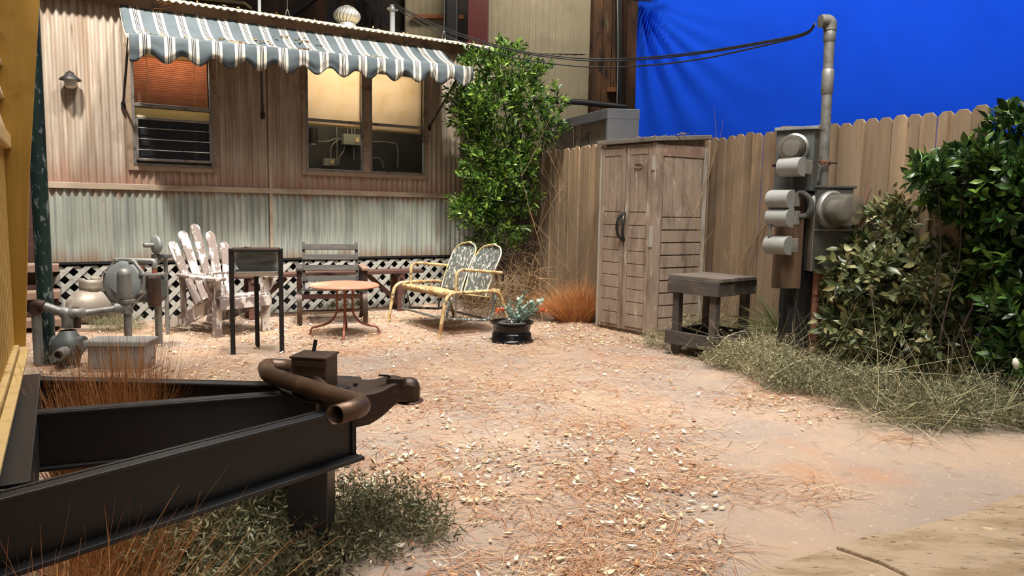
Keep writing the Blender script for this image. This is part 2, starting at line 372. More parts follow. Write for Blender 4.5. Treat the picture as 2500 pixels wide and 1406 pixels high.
mat('hut_side', 'b8b09e', [('6f6a5f','noise',3,.5,.7,I3)], .8)  # lightened to stand in for light the lamps don't cast on this face
mat('vent_metal', 'b7b4ad', [('8e8a82','noise',10,.5,.7,I3)], .4, .5)
mat('pvc', '8f9499', [('74767a','noise',9,.5,.7,I3)], .5)
mat('cable_black', '151416', [], .5)
mat('rubber_black', '151515', [('262626','noise',9,.5,.7,I3)], .35)
mat('glossy_black', '101012', [('22211f','noise',7,.6,.8,I3)], .22, .3)
mat('rim_face', '77777a', [('4d4b4a','noise',7,.5,.7,I3)], .35, .6)
mat('blind_slat', 'd3a183', [('c08a6a','noise',20,.5,.7,I3)], .5, vary=.06, trans=.3)
mat('shade_cloth', 'f2e4cf', [('e6cfae','noise',5,.45,.75,I3), ('f3e2c6','noise',2,.5,.7,I3)], .9, trans=.45)
mat('cream_band', 'e2d3a6', [], .7, trans=.3)
mat('ac_fins', '15161a', [('2b2d34','wave',40,.45,.6,(1,0,0),0)], .5, .4)
mat('propane', '857c70', [('a39c90','noise',7,.5,.7,I3), ('7a4f36','noise',9,.62,.75,I3), ('5b5147','noise',16,.62,.75,I3)], .5, .2)
mat('bark', '3b2f25', [('54432f','noise',15,.5,.7,(1,1,.2))], .9)
mat('twig', '7d674c', [('9c8563','noise',9,.5,.7,I3)], .85)
mat('fixture_glass', 'cfc9bd', [], .25)
mat('yellow_warm_shade', 'e8e0cf', [], .6, emit=('fff2dc', 1.2))
mat('leaf_dead', 'c9b493', island=['7b4a31','b98e62','d8c39c','e9dcc0','c79e72','efe5cf','9c6745','dcc8a4'], rough=.75, spec=.3)
mat('leaf_dead_one', 'c9b493', island=['8f5c3e','c79c6e','e2d0ab','ece0c6','c9a478','efe5cf','a87751','dfccaa'], rough=.75, vary=.1, spec=.3)
mat('needles', 'b0764a', island=['6d402a','b07a54','cfa47c','8c583e','e0c8a6','a06c4a','c2946c'], rough=.8, spec=.2)
mat('tree_leaf', '4b7a22', island=['1a2d10','33551e','263f17','4c7428','74963a','2b481b','9cb94a','3c6222'], rough=.38, trans=.25)
mat('tree_leaf_one', '4b7a22', island=['233c16','37581f','527a28','7a9c38','2a4719','a0bd4a'], rough=.35, vary=.1, trans=.25)
mat('bush_leaf', '54603a', island=['2c3a22','4e5c38','727a52','39482a','8c8a5e','a39a6e','475336','5f6a44'], rough=.35, trans=.12)
mat('bush_leaf_one', '5c6840', island=['36462a','58663e','7d8458','98966a','b0a87c','4b5a38'], rough=.33, vary=.1, trans=.12)
mat('hedge_leaf', '2f5320', island=['16240f','263c1a','1c3014','37562a','50763a','23381a','76973f','1f3318'], rough=.32, trans=.2)
mat('hedge_leaf_one', '3a6226', island=['1f3618','335226','4b7332','6f9440','27401e'], rough=.3, vary=.1, trans=.2)
mat('weed', '7d7a58', island=['55573c','7b7a5a','9a9470','b5ad86','66694a','88785a','cec5a0','4d5038'], rough=.7, trans=.15)
mat('weed_green', '5a6240', island=['3a3f2a','575c40','78795a','9c9a78','4d5236','82714f','b0ae8c'], rough=.6, trans=.15)
mat('grass_orange', 'a8612f', island=['8a4c24','b4743e','cf9558','9a5c30','dcb078','a8683a'], rough=.7, trans=.2)
mat('brush_dry', '6b5138', island=['4a3624','6f563b','8f7350','5b4530','a38861'], rough=.85)
mat('spiky', '8e9468', island=['66704a','8e9468','b9b88c','7b8358'], rough=.5, trans=.15)
mat('euca', '7f9488', island=['4e6658','76907f','9db3a4','5d7566','8aa292'], rough=.55, trans=.1)
mat('flower_red', 'c8482a', island=['b23a22','d9603a','e07a4a'], rough=.6)
mat('bud_white', 'e4e0d4', [], .5)
mat('stone_flat', '8f8172', [('776858','noise',8,.5,.7,I3)], .9)
glass_mat('window_glass', 'eef0f0', .03, .93, '0a0a0a')
glass_mat('meter_glass', 'dcd8d0', .12, .68, '8f8a80')

# striped awning cloth, stripes by UV across its length
def stripe_mat():
    m = bpy.data.materials.new('awning_cloth'); MATS['awning_cloth'] = m; m.use_nodes = True; nt = m.node_tree; N = nt.nodes; Lk = nt.links.new
    b = N['Principled BSDF']; uv = N.new('ShaderNodeUVMap'); uv.uv_map = 'uv'; sp = N.new('ShaderNodeSeparateXYZ'); Lk(uv.outputs[0], sp.inputs[0])
    def M_(op, a, v=None, c=None):
        n = N.new('ShaderNodeMath'); n.operation = op; Lk(a, n.inputs[0]) if not isinstance(a,float) else None
        if v is not None:
            if isinstance(v,(int,float)): n.inputs[1].default_value = v
            else: Lk(v, n.inputs[1])
        return n.outputs[0]
    x = M_('FRACT', M_('ADD', M_('MULTIPLY', sp.outputs[0], 17.0), .12))
    dist = M_('ABSOLUTE', M_('SUBTRACT', x, .74))          # distance from the white band's centre
    white = M_('LESS_THAN', dist, .225)
    l0 = M_('LESS_THAN', dist, .02)
    l1 = M_('LESS_THAN', M_('ABSOLUTE', M_('SUBTRACT', dist, .07)), .02)
    line = M_('MAXIMUM', l0, l1)
    nz = N.new('ShaderNodeTexNoise'); nz.inputs['Scale'].default_value = 6; tc = N.new('ShaderNodeTexCoord'); Lk(tc.outputs['Object'], nz.inputs['Vector']); nz.inputs['Detail'].default_value = 6
    def mix(f, a, c):
        n = N.new('ShaderNodeMix'); n.data_type = 'RGBA'; Lk(f, n.inputs[0]); 
        if isinstance(a, str): n.inputs[6].default_value = lin(a)
        else: Lk(a, n.inputs[6])
        if isinstance(c, str): n.inputs[7].default_value = lin(c)
        else: Lk(c, n.inputs[7])
        return n.outputs[2]
    grey = mix(nz.outputs['Fac'], '333d41', '4c575c'); wht = mix(nz.outputs['Fac'], 'aaa598', 'bfbaad')
    c = mix(line, mix(white, grey, wht), '14171a'); Lk(c, b.inputs['Base Color']); b.inputs['Roughness'].default_value = .85
stripe_mat()

# ================================================================== SETTING
floor = MB().grid(lambda u,v: (-14+32*u, -3+21*v, 0.0), 60, 40).build('floor', 'ground', smooth=True); floor['kind'] = 'structure'
def gpoly(pts): return [tuple(G(x,y).xy) for x,y in pts]
A_ = gpoly([(1800,1418),(1850,1400),(1900,1382),(1960,1366),(2027,1347),(2078,1366),(2137,1387),(2190,1410)])
A_ = A_ + [(A_[-1][0]+.25, 1.0), (A_[0][0]-.4, 1.0)]
MB().prism(A_, (0,0,-.02), (1,0,0), (0,1,0), (0,0,.034)).build('slab', 'slab', floor, bevel=.006)
B_ = gpoly([(2206,1406),(2152,1380),(2090,1358),(2040,1341),(2120,1316),(2200,1302),(2290,1279),(2345,1262),(2400,1244),(2460,1223),(2510,1205)])
B_ = B_ + [(3.6,3.2),(3.6,1.0),(B_[0][0]+.25,1.0)]
MB().prism(B_, (0,0,-.02), (1,0,0), (0,1,0), (0,0,.036)).build('slab', 'slab', floor, bevel=.006)

# stage wall behind
YW = 14.0
wall_back = MB().box((1,YW+.1,4.5), (34,.2,9.4)).build('wall_back', 'back_wall'); wall_back['kind'] = 'structure'
def wb(px,py,off=0.0): return AT(px,py,YW-off)
def wbox(name, m, x0,y0,x1,y1,off,th,parent=wall_back,bev=0):
    a = wb(x0,y0,off); b = wb(x1,y1,off)
    return MB().box(((a.x+b.x)/2, YW-off+th/2, (a.z+b.z)/2), (abs(b.x-a.x), th, abs(a.z-b.z))).build(name, m, parent, bevel=bev)
wbox('rusted_panel','rusty_wall',1425,-60,1560,420,.12,.12)
for x in (1452,1476,1498,1536): wbox('batten','rusty_wall',x,-60,x+9,400,.2,.1)
# corrugated mesh-covered insulation sheets
def mesh_sheet(x0,y0,x1,y1,off):
    a = wb(x0,y0,off); b = wb(x1,y1,off); n = int((b.x-a.x)/.03)
    def fn(u,v):
        x = a.x+(b.x-a.x)*u; z = b.z+(a.z-b.z)*v; k = (x*8.4)%1
        y = YW-off + -(.022 if k < .14 else .012*math.sin(PI*k)) + .03*mnoise.noise(Vector((x*1.3,z*1.1,off*9))) + .05*math.exp(-((z-b.z)/.25)**2)*mnoise.noise(Vector((x*3,0,4)))
        return (x, y, z + (.03*mnoise.noise(Vector((x*2.2,3,1))) if v==0 else 0))
    return fn, n
for (x0,y0,x1,y1,off) in ((988,-40,1092,200,.2),(1185,-40,1432,380,.22)):
    fn,n = mesh_sheet(x0,y0,x1,y1,off); MB().grid(fn, n, 24).build('insulation_sheet','mesh_panel',wall_back,smooth=True,solid=.02)
wbox('seam_batten','truss_beige',1190,128,1430,132,.25,.02)
wbox('column','red_steel',1143,-60,1190,200,.75,.2, bev=.01)
wbox('column','dark_steel',1088,-60,1116,240,.7,.25, bev=.03)
wbox('timber_rail','timber_orange',1004,34,1132,46,.35,.08)
for x in (842,872,905,925): wbox('conduit','dark_steel',x,-60,x+6,180,.3,.06)
def bgbeam(name,m,x0,y0,x1,y1,off,w,h): return MB().beam(wb(x0,y0,off), wb(x1,y1,off), w, h, up=(0,-1,0)).build(name,m,wall_back)
bgbeam('brace','dark_steel',700,45,800,-30,.5,.1,.1); bgbeam('brace','dark_steel',880,-20,990,100,.5,.1,.1)
bgbeam('brace','dark_steel',380,60,700,-60,.5,.1,.12); bgbeam('girder','truss_beige',390,-8,606,14,.9,.05,.35)
bgbeam('post','dark_steel',812,-60,812,180,.5,.16,.12); bgbeam('post','dark_steel',1510,-60,1512,300,.4,.1,.1)
MB().tube([wb(1290,243,1.2), wb(1425,250,1.2), wb(1530,262,1.2)], .05, 10).build('horizontal_pipe','dark_steel',wall_back,smooth=True)
MB().tube(smooth_path([wb(1507,-40,.6), wb(1509,120,.6), wb(1506,260,.6)],8), .008, 6).build('hanging_wire','lattice',wall_back)
wbox('timber_block','timber_orange',1482,212,1512,224,.35,.1)

# blue chroma backdrop with folds fanning from its top-left corner
c0 = AT(1559,2,12.5); 
def cloth(u,v):
    x = c0.x + 11.5*u**1.15; zt_ = c0.z + 2.2*(1-math.exp(-u*14)); z = zt_ - (zt_+.1)*v
    dx = x-c0.x; dz = c0.z-z; r = math.hypot(dx,dz); th = math.atan2(dx, dz+1e-6)
    fold = .0
    if dz > -.3:
        fold = .07*math.exp(-(r/1.9)**2)*math.sin(th*26+.6*math.sin(r*2))*min(1,r*3)*math.exp(-(th/.85)**2)*1.2
    y = 12.5 + fold + .05*mnoise.noise(Vector((x*.5,z*.5,2))) + .006*math.sin(z*9+x*1.5)*math.exp(-((z-2.2)/.9)**2)
    if z > c0.z: x = x
    return (x,y,z)
bs = MB().grid(cloth, 220, 110).build('blue_backdrop','blue_cloth',smooth=True,solid=.004)
tag(bs,'huge bright blue chroma-key cloth hanging taut behind the picket fence','backdrop')
tp = AT(1552,0,12.4)
o = MB().tube([tp+Vector((-.15,0,.02)), tp+Vector((.45,0,.10))], .03, 10).build('crossbar','dark_steel',bs,smooth=True)
# a clip at the corner
MB().box(tp+Vector((.1,-.05,.0)),(.3,.06,.05)).build('clamp','dark_steel',bs)

# grey flat-roofed hut behind the fence
hc = AT(1480,265,10.9); ht = thing('utility_hut','pale grey flat-roofed box hut rising behind the fence left of the blue cloth','hut',(hc.x,hc.y,0),0)
dl = Vector((-.38,1,0)).normalized()*2.6; dr = Vector((1,.12,0)).normalized()*.47; hz = hc.z
P0 = Vector((hc.x,hc.y,0))
MB().prism([(0,0),(1,0),(1,1),(0,1)], P0+dr*.25, dl, (0,0,hz-.15), dr*.74).build('body','hut_side',ht,world=True)
q = P0 - dl.normalized()*.02 - dr.normalized()*.0
MB().prism([(0,0),(1,0),(1,1),(0,1)], q-dl.normalized()*.03, dr, (0,0,hz-.02), dl.normalized()*.05).build('end_panel','hut_grey',ht,world=True,bevel=.004)
nl = Vector((-dl.y,dl.x,0)).normalized()
if nl.x > 0: nl = -nl
MB().prism([(0,0),(1,0),(1,1),(0,1)], P0+nl*.01-dl.normalized()*.05+Vector((0,0,hz-.15)), dl, (0,0,.15), dr*1.04).build('roof_slab','hut_grey',ht,world=True,bevel=.01)
wp = P0 + dr*.25 + nl*.03 + dl*.30 + Vector((0,0,hz-.98))
MB().prism([(0,0),(1,0),(1,1),(0,1)], wp, dl*.38, (0,0,.5), nl*.03).build('window_pane','dark_room',ht,world=True)
for t_ in (0,.5,1): MB().beam(wp+dl*.38*t_+nl*.03, wp+dl*.38*t_+nl*.03+Vector((0,0,.5)), .04,.04).build('mullion','window_metal',ht,world=True)
for t_ in (0,.5,1): MB().beam(wp+nl*.03+Vector((0,0,.5*t_)), wp+dl*.38+nl*.03+Vector((0,0,.5*t_)), .04,.04).build('mullion','window_metal',ht,world=True)

# ================================================================== MOBILE HOME
T0 = G(400,779); TA = math.radians(31.5)
TR = thing('mobile_home','weathered corrugated-metal trailer home, pinkish above and grey-green below, behind the yard','trailer',(T0.x,T0.y,0),TA)
tx, ty = frame_axes(TR)
def wl(px,py,off=0.0):
    p = PL(px,py,T0-ty*off,ty); return (p-T0).dot(tx), p.z
def TL(u,off,z): return T0+tx*u-ty*off+Vector((0,0,z))     # world point from wall coordinates
U0, U1 = wl(113,450)[0], 4.05
PIT = .068
def corr(name, u0,u1,z0,z1,m,label=None,amp=.0115):
    n = max(4,int((u1-u0)/PIT*8))
    return MB().grid(lambda a,b: (u0+(u1-u0)*a, -.009-amp*math.sin(2*PI*(u0+(u1-u0)*a)/PIT), z0+(z1-z0)*b), n, 3).build(name,m,TR,smooth='all',label=label)
# casing outlines (u0,u1,z0,z1)
w1 = (wl(309,300)[0], wl(532,400)[0], wl(320,408)[1]-.03, 2.86); w2 = (wl(734,300)[0], wl(1044,400)[0], wl(900,427)[1]-.03, 2.92)
SPL = wl(657,300)[0]
ZT = 3.24
corr('siding_panel',U0,SPL-.0, w1[3],ZT,'siding_up'); corr('siding_panel',U0,w1[0],1.40,w1[3],'siding_up'); corr('siding_panel',w1[0],w1[1],1.40,w1[2],'siding_up')
corr('siding_panel',w1[1],SPL,1.40,w1[3],'siding_up'); corr('siding_panel',SPL,w2[0],1.40,w2[3],'siding_up'); corr('siding_panel',w2[0],w2[1],1.40,w2[2],'siding_up')
corr('siding_panel',w2[1],U1,1.40,w2[3],'siding_up'); corr('siding_panel',SPL,U1,w2[3],ZT,'siding_up')
corr('lower_siding_panel',U0,SPL,.62,1.40,'siding_low',label='grey-green lower siding with rust stains'); corr('lower_siding_panel',SPL,U1,.62,1.40,'siding_low',label='grey-green lower siding with rust stains')
MB().box(((U0+U1)/2,-.022,1.405),(U1-U0,.03,.06)).build('trim_rail','trim_metal',TR,bevel=.003)
for u in (U0,SPL,U1): MB().box((u,-.02,1.93),(.035,.03,2.62)).build('trim_strip','trim_metal',TR,bevel=.003)
MB().box(((U0+U1)/2,-.012,.625),(U1-U0,.02,.025)).build('bottom_rail','dark_steel',TR)
MB().box(((U0+U1)/2,-.03,3.27),(U1-U0,.05,.11)).build('fascia_board','fascia',TR,bevel=.004)
# body shell: back, ends, ceiling, floor (hollow, seen through the windows)
BD = 2.3
MB().box(((U0+U1)/2,BD,1.95),(U1-U0,.05,2.65)).build('rear_wall','dark_room',TR)
for u in (U0+.02,U1-.02): MB().box((u,BD/2+.01,1.95),(.03,BD,2.65)).build('end_wall','siding_up',TR)
MB().box(((U0+U1)/2,BD/2+.03,3.2),(U1-U0,BD,.05)).build('ceiling','cream_band',TR)
MB().box(((U0+U1)/2,BD/2+.03,.66),(U1-U0,BD,.05)).build('inner_floor','dark_room',TR)
# roof: short corrugated apron that tips up behind the eave, then the flat
def roof(a,b):
    u = U0-.1+(U1+.15-U0+.1)*a; s = b*.55
    return (u, -.17+s, 3.30+.06*a*0+.27*s - .011*math.sin(2*PI*u/.072))
MB().grid(roof, int((U1-U0)/.072*8), 3).build('roof_sheet','roof_sheet',TR,smooth='all',solid=.006)
MB().box(((U0+U1)/2,1.6,3.30),(U1-U0+.1,2.2,.04)).build('roof_deck','roof_sheet',TR)
# skirt: dark behind, diagonal lattice strips
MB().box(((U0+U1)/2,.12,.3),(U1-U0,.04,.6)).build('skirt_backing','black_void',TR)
LU0, LU1, LZ = U0+.02, U1, .595
def strip(c, sgn, y):
    """strip along (1,sgn) through u=c at z=0, cut to the skirt height"""
    hw = .024*math.sqrt(2)
    if sgn > 0: poly = [(c-hw,0),(c+hw,0),(c+hw+LZ,LZ),(c-hw+LZ,LZ)]
    else: poly = [(c-hw,0),(c+hw,0),(c+hw-LZ,LZ),(c-hw-LZ,LZ)]
    poly = [(u,z) for u,z in poly]
    # clip at left/right ends
    def clip(pl, lim, keep):
        out = []
        for i in range(len(pl)):
            a = pl[i]; b = pl[(i+1)%len(pl)]; ia = keep(a[0]); ib = keep(b[0])
            if ia: out.append(a)
            if ia != ib:
                t = (lim-a[0])/(b[0]-a[0]); out.append((lim, a[1]+(b[1]-a[1])*t))
        return out
    poly = clip(poly, LU0, lambda x: x >= LU0)
    if len(poly) > 2: poly = clip(poly, LU1, lambda x: x <= LU1)
    if len(poly) < 3: return
    MB().prism(poly, (0,y,0), (1,0,0), (0,0,1), (0,.008,0)).build('lattice_slat','lattice',TR)
c = LU0-LZ
while c < LU1: strip(c,1,-.010); c += .158
c = LU0
while c < LU1+LZ: strip(c,-1,-.001); c += .158

# windows -------------------------------------------------------------
def casing(wd):
    u0,u1,z0,z1 = wd; f = .05; b = MB()
    for (a,bb,cc,d) in ((u0,u0+f,z0,z1),(u1-f,u1,z0,z1),(u0+f,u1-f,z0,z0+f),(u0+f,u1-f,z1-f,z1)):
        b.box(((a+bb)/2,-.024,(cc+d)/2),(bb-a,.034,d-cc))
    return b
def winframe(u0,u1,z0,z1,zr,y=-.02,f=.026):
    """metal sash: outer frame plus a meeting rail at zr"""
    b = MB()
    for (a,bb,cc,d) in ((u0,u0+f,z0,z1),(u1-f,u1,z0,z1),(u0+f,u1-f,z0,z0+f),(u0+f,u1-f,z1-f,z1),(u0+f,u1-f,zr-.016,zr+.016)):
        b.box(((a+bb)/2,y,(cc+d)/2),(bb-a,.05,d-cc))
    return b
win1 = casing(w1).build('window','window_casing',TR,bevel=.003)
a1 = (w1[0]+.05,w1[1]-.05,w1[2]+.05,w1[3]-.05)
zr1 = wl(415,262)[1]
winframe(*a1,zr1).build('sash','window_metal',win1,bevel=.002)
MB().box(((a1[0]+a1[1])/2,.0,(zr1+a1[3])/2),(a1[1]-a1[0]-.05,.004,a1[3]-zr1-.02)).build('pane','window_glass',win1)
MB().box(((a1[0]+a1[1])/2,.01,wl(415,280)[1]),(a1[1]-a1[0]-.05,.012,.10)).build('filler_panel','cream_band',win1)
win2 = casing(w2).build('window','window_casing',TR,bevel=.003)
um = wl(893,330)[0]; a2 = (w2[0]+.05,w2[1]-.05,w2[2]+.05,w2[3]-.05)
MB().box((um,-.024,(a2[2]+a2[3])/2),(.085,.034,a2[3]-a2[2])).build('mullion','window_casing',win2,bevel=.003)
zrA = wl(815,297)[1]; zrB = wl(965,308)[1]
for (u0,u1,zr) in ((a2[0],um-.04,zrA),(um+.04,a2[1],zrB)):
    winframe(u0,u1,a2[2],a2[3],zr).build('sash','window_metal',win2,bevel=.002)
    MB().box(((u0+u1)/2,.0,(zr+a2[3])/2),(u1-u0-.05,.004,a2[3]-zr-.02)).build('pane','window_glass',win2)
    MB().box(((u0+u1)/2,-.012,(zr+a2[2])/2),(u1-u0-.05,.004,zr-a2[2]-.02)).build('pane','window_glass',win2)
# roller shades inside
for (u0,u1,zr,lb) in ((a2[0],um-.04,wl(815,308)[1],'cream roller shade behind the left half of the double window, brightly lit'),(um+.04,a2[1],wl(965,322)[1],'cream roller shade behind the right half of the double window, shaded at its right')):
    s = thing('roller_shade',lb,'shade',tuple(TL((u0+u1)/2,-.07,zr)),TA)
    hh = a2[3]-zr; ww = u1-u0-.02
    MB().grid(lambda a,b: (-ww/2+ww*a, .004*math.sin(a*7+b*3), hh*b), 14,10).build('shade_cloth','shade_cloth',s,smooth='all',solid=.002)
    MB().box((0,0,.01),(ww,.014,.022)).build('hem_bar','cream_band',s)
# venetian blind in the left window
vb = thing('venetian_blind','orange-brown slatted blind in the upper half of the left window','blind',tuple(TL((a1[0]+a1[1])/2,-.06,zr1)),TA)
bw = a1[1]-a1[0]-.06; bh = a1[3]-zr1-.03; ns = 26
sl = MB().box((0,0,0),(bw,.026,.0022),Matrix.Rotation(math.radians(52),3,'X')).mesh('slat')
for i in range(ns):
    o = finish('slat', sl if i == 0 else sl, 'blind_slat', vb) if i == 0 else sl0.copy()
    if i == 0: sl0 = o
    else: COL.objects.link(o)
    o.location = (0,0,.02+bh*i/ns)
for xx in (-.32,.32): MB().tube([(bw*xx,-.018,.0),(bw*xx,-.018,bh)], .003, 5).build('ladder_cord','cream_band',vb)
MB().box((0,0,bh+.0),(bw,.04,.04)).build('head_rail','cream_band',vb)
# air conditioner in the lower half
ua,za = wl(332,392); ub,zb = wl(512,290)
ac = thing('window_air_conditioner','dark window air conditioner with chrome bars below the orange blind','air conditioner',tuple(TL((ua+ub)/2,.0,za)),TA)
aw, ah = ub-ua, wl(330,286)[1]-za
MB().box((0,.03,ah/2),(aw-.04,.16,ah-.03)).build('housing','ac_fins',ac)
fr = MB()
for (x0,x1,z0,z1) in ((-aw/2,-aw/2+.025,0,ah),(aw/2-.025,aw/2,0,ah),(-aw/2,aw/2,0,.025),(-aw/2,aw/2,ah-.025,ah)): fr.box(((x0+x1)/2,-.07,(z0+z1)/2),(x1-x0,.05,z1-z0))
fr.build('bezel','window_metal',ac,bevel=.003)
for k in range(1,4): MB().tube([(-aw/2+.02,-.088,ah*k/4),(aw/2-.02,-.088,ah*k/4)],.006,8).build('bar','steel',ac,smooth=True)
for xx in (-.28,.28): MB().box((aw*xx,-.055,ah/2),(.05,.01,ah-.04)).build('louvre_strip','dark_steel',ac)
# inside the double window: dark board with boxes and conduit
CP = thing('conduit_board','dark grey board carrying pipes, seen through the double window','board',tuple(TL(2.35,-.9,.7)),TA)
MB().box((0,.05,1.0),(3.0,.03,1.3)).build('board','conduit_panel',CP)
def inp(px,py,off=-.86): 
    p = PL(px,py,T0-ty*off,ty); return p
pip = [[(775,345),(800,345),(820,338),(840,338)],[(808,392),(808,362),(820,345),(832,340)],[(822,310),(823,360),(822,405)],[(842,355),(838,370),(828,385),(828,402)],[(905,345),(955,348),(970,358),(971,408)],[(905,386),(925,386),(935,398),(935,410)],[(848,305),(849,330)],[(858,305),(859,330)],[(865,305),(866,330)],[(864,358),(864,390)]]
for pp in pip: MB().tube(smooth_path([inp(*q) for q in pp],5),.008,8).build('conduit','galv',CP,smooth=True,world=True)
def ibox(name,lb,x0,y0,x1,y1):
    a = inp(x0,y1,-.8); b = inp(x1,y0,-.8); wd = (b-a).dot(tx); h = b.z-a.z
    t = thing(name,lb,'electrical box',tuple(a+tx*wd/2),TA)
    MB().box((0,.0,h/2),(wd,.1,h)).build('cover','grey_paint',t,bevel=.006); MB().box((wd*.18,-.055,h*.5),(.05,.012,h*.45)).build('plate','cream_band',t)
ibox('electrical_box','grey electrical box on the board, upper one behind the double window',836,330,884,353)
ibox('electrical_box','small grey electrical box low behind the left pane of the double window',790,388,816,404)
il = inp(765,352,-.55)
pl_ = thing('wall_lamp','black can lamp glowing behind the lower left pane of the double window','lamp',tuple(il),TA)
MB().lathe([(.0,.20),(.05,.19),(.055,.0),(.05,.0),(.045,.17)],(0,0,0),n=20).build('can','black_iron',pl_,smooth=True)
MB().lathe([(0,.012),(.044,.012),(.044,.004),(0,.004)],(0,0,0),n=16).build('bulb','yellow_warm_shade',pl_,smooth=True)
dk = thing('side_table','pale table top lit by the can lamp inside the double window','table',tuple(il+Vector((0,0,-.36))+ty*.12),TA)
MB().lathe([(0,0),(.16,0),(.16,-.02),(0,-.02)],(0,0,0),n=24).build('table_top','cream_band',dk,smooth=True); MB().tube([(0,0,-.02),(0,0,-.55)],.02,8).build('leg','galv',dk)
pd = bpy.data.lights.new('can_lamp_light','SPOT'); pd.energy = 14; pd.spot_size = 1.9; pd.color = (1,.9,.78); po = bpy.data.objects.new('can_lamp_light',pd); COL.objects.link(po); po.location = il+Vector((0,0,-.01))
# room lamps: warm light in the upper part of the rooms (behind the shades and the blind)
def tlamp(u,off,z,power,sx,sy):
    d = bpy.data.lights.new('room_lamp','AREA'); d.shape='RECTANGLE'; d.size = sx; d.size_y = sy; d.energy = power; d.color = (1,.9,.74)
    o = bpy.data.objects.new('room_lamp',d); COL.objects.link(o); o.location = TL(u,-off,z); o.rotation_euler = (ty*-1+Vector((0,0,.05))).to_track_quat('-Z','Y').to_euler()
tlamp((a2[0]+um)/2,.55,2.75,34,.5,.25); tlamp(um+.35,.55,2.75,16,.4,.25); tlamp((a1[0]+a1[1])/2,.5,2.75,22,.5,.25)

# awning --------------------------------------------------------------
OFF = .78
uL,zL = wl(314,80,OFF); uR,zR = wl(1154,163,OFF); bL = wl(290,18)[0]; bR = wl(1072,118)[0]
zbL, zbR = 3.22, 3.23
AW = thing('awning','long striped cloth awning, grey and off-white with scalloped valance, over the trailer windows','awning',(T0.x,T0.y,0),TA)
def canopy(a,b):
    ub_ = bL+(bR-bL)*a; uf = uL+(uR-uL)*a; zb_ = zbL+(zbR-zbL)*a; zf = zL+(zR-zL)*a
    x = ub_+(uf-ub_)*b; y = -.05-(OFF-.05)*b
    z = zb_+(zf-zb_)*b - .10*math.sin(PI*b)*1.0 + .02*math.sin(a*26+b*2)*b*(1-b)*2 + .012*mnoise.noise(Vector((a*18,b*4,0)))
    return (x,y,z)
MB().grid(canopy,170,16,uv=True).build('canopy','awning_cloth',AW,smooth='all',solid=.004)
NSC = 12.5
def valance(a,b):
    uf = uL+(uR-uL)*a; zf = zL+(zR-zL)*a; s = (a*NSC+.42)%1
    drop = .255-.07*(1-abs(2*s-1)**1.0*0-math.cos(2*PI*s)*-1)*.5 if False else .215+.045*math.cos(2*PI*s)*-1+.012*mnoise.noise(Vector((a*9,0,3)))
    drop *= (1-.1*a)
    y = -OFF - .02*math.sin(b*PI) + .016*mnoise.noise(Vector((a*22,b*3.5,1)))*b + .01*math.sin(a*60)*b
    return (uf, y, zf-drop*b)
MB().grid(valance,260,10,uv=True).build('valance','awning_cloth',AW,smooth='all',solid=.004)
for (sgn,uf,ub2,zf,zb2) in ((-1,uL,bL,zL,zbL),(1,uR,bR,zR,zbR)):   # end flaps
    MB().grid(lambda a,b: (ub2+(uf-ub2)*a, -.05-(OFF-.05)*a, zb2+(zf-zb2)*a-.1*math.sin(PI*a)-.2*b*a), 12,4,uv=False).build('end_flap','shade_cloth',AW,smooth='all',solid=.004) if sgn<0 else None
MB().tube([(uL,-OFF+.015,zL-.02),(uR,-OFF+.015,zR-.02)],.013,8).build('front_bar','dark_steel',AW,smooth=True)
for (pxa,pya,uf,zf) in ((300,258,uL,zL),(640,283,wl(637,130,OFF)[0],zL+(zR-zL)*.36),(1045,312,uR-.12,zR)):
    uu,zz = wl(pxa,pya)
    MB().tube([(uu,-.03,zz),(uf,-OFF+.02,zf-.04)],.012,8).build('arm','dark_steel',AW,smooth=True)
    MB().box((uu,-.03,zz),(.04,.05,.07)).build('bracket','dark_steel',AW,bevel=.004)

# wall lantern
lu,lz = wl(171,192)
LN = thing('wall_lantern','small black hooded lantern with frosted glass on the trailer wall, left of the awning','lantern',tuple(TL(lu,.01,lz-.06)),TA)
MB().prism([(-.055,-.06),(.055,-.06),(.055,.05),(.03,.09),(0,.105),(-.03,.09),(-.055,.05)],(0,-.015,.03),(1,0,0),(0,0,1),(0,.02,0)).build('back_plate','black_iron',LN,bevel=.004)
MB().lathe([(.0,.075),(.03,.07),(.045,.05),(.095,.012),(.098,.0),(.09,.0),(.03,.05)],(0,-.09,.03),n=24).build('hood','black_iron',LN,smooth=True)
MB().tube([(0,-.02,.09),(0,-.06,.12),(0,-.09,.10)],.012,8).build('hook','black_iron',LN,smooth=True)
MB().lathe([(.058,.03),(.06,.0),(.05,-.06),(.03,-.075),(0,-.078)],(0,-.09,.03),n=20).build('glass','fixture_glass',LN,smooth=True)

# turbine roof vent
rv = PL(848,76,T0+ty*.25,ty)
RV = thing('turbine_vent','round finned metal turbine vent standing on the trailer roof','roof vent',tuple(rv),TA)
k = rv.y/FPX
MB().lathe([(.115,-.06),(.115,.05),(.10,.09)],(0,0,0),n=24).build('neck','vent_metal',RV,smooth=True)
nb = 20
bl = MB()
def fin(a,b):
    th = .5*(b-.5)+a*.34; z = .08+.2*b; r = .035+.115*math.sin(PI*(.12+.80*b))
    return (math.cos(th)*(r+.012*a), math.sin(th)*(r+.012*a), z)
fm = MB().grid(fin,3,8).mesh('fin')
fo = finish('fin', fm, 'vent_metal', RV, smooth='all', solid=.002)
for i in range(1,nb):
    o = fo.copy(); COL.objects.link(o); o.rotation_euler = (0,0,2*PI*i/nb)
MB().lathe([(0,.30),(.04,.295),(.06,.275)],(0,0,0),n=20).build('cap','vent_metal',RV,smooth=True)
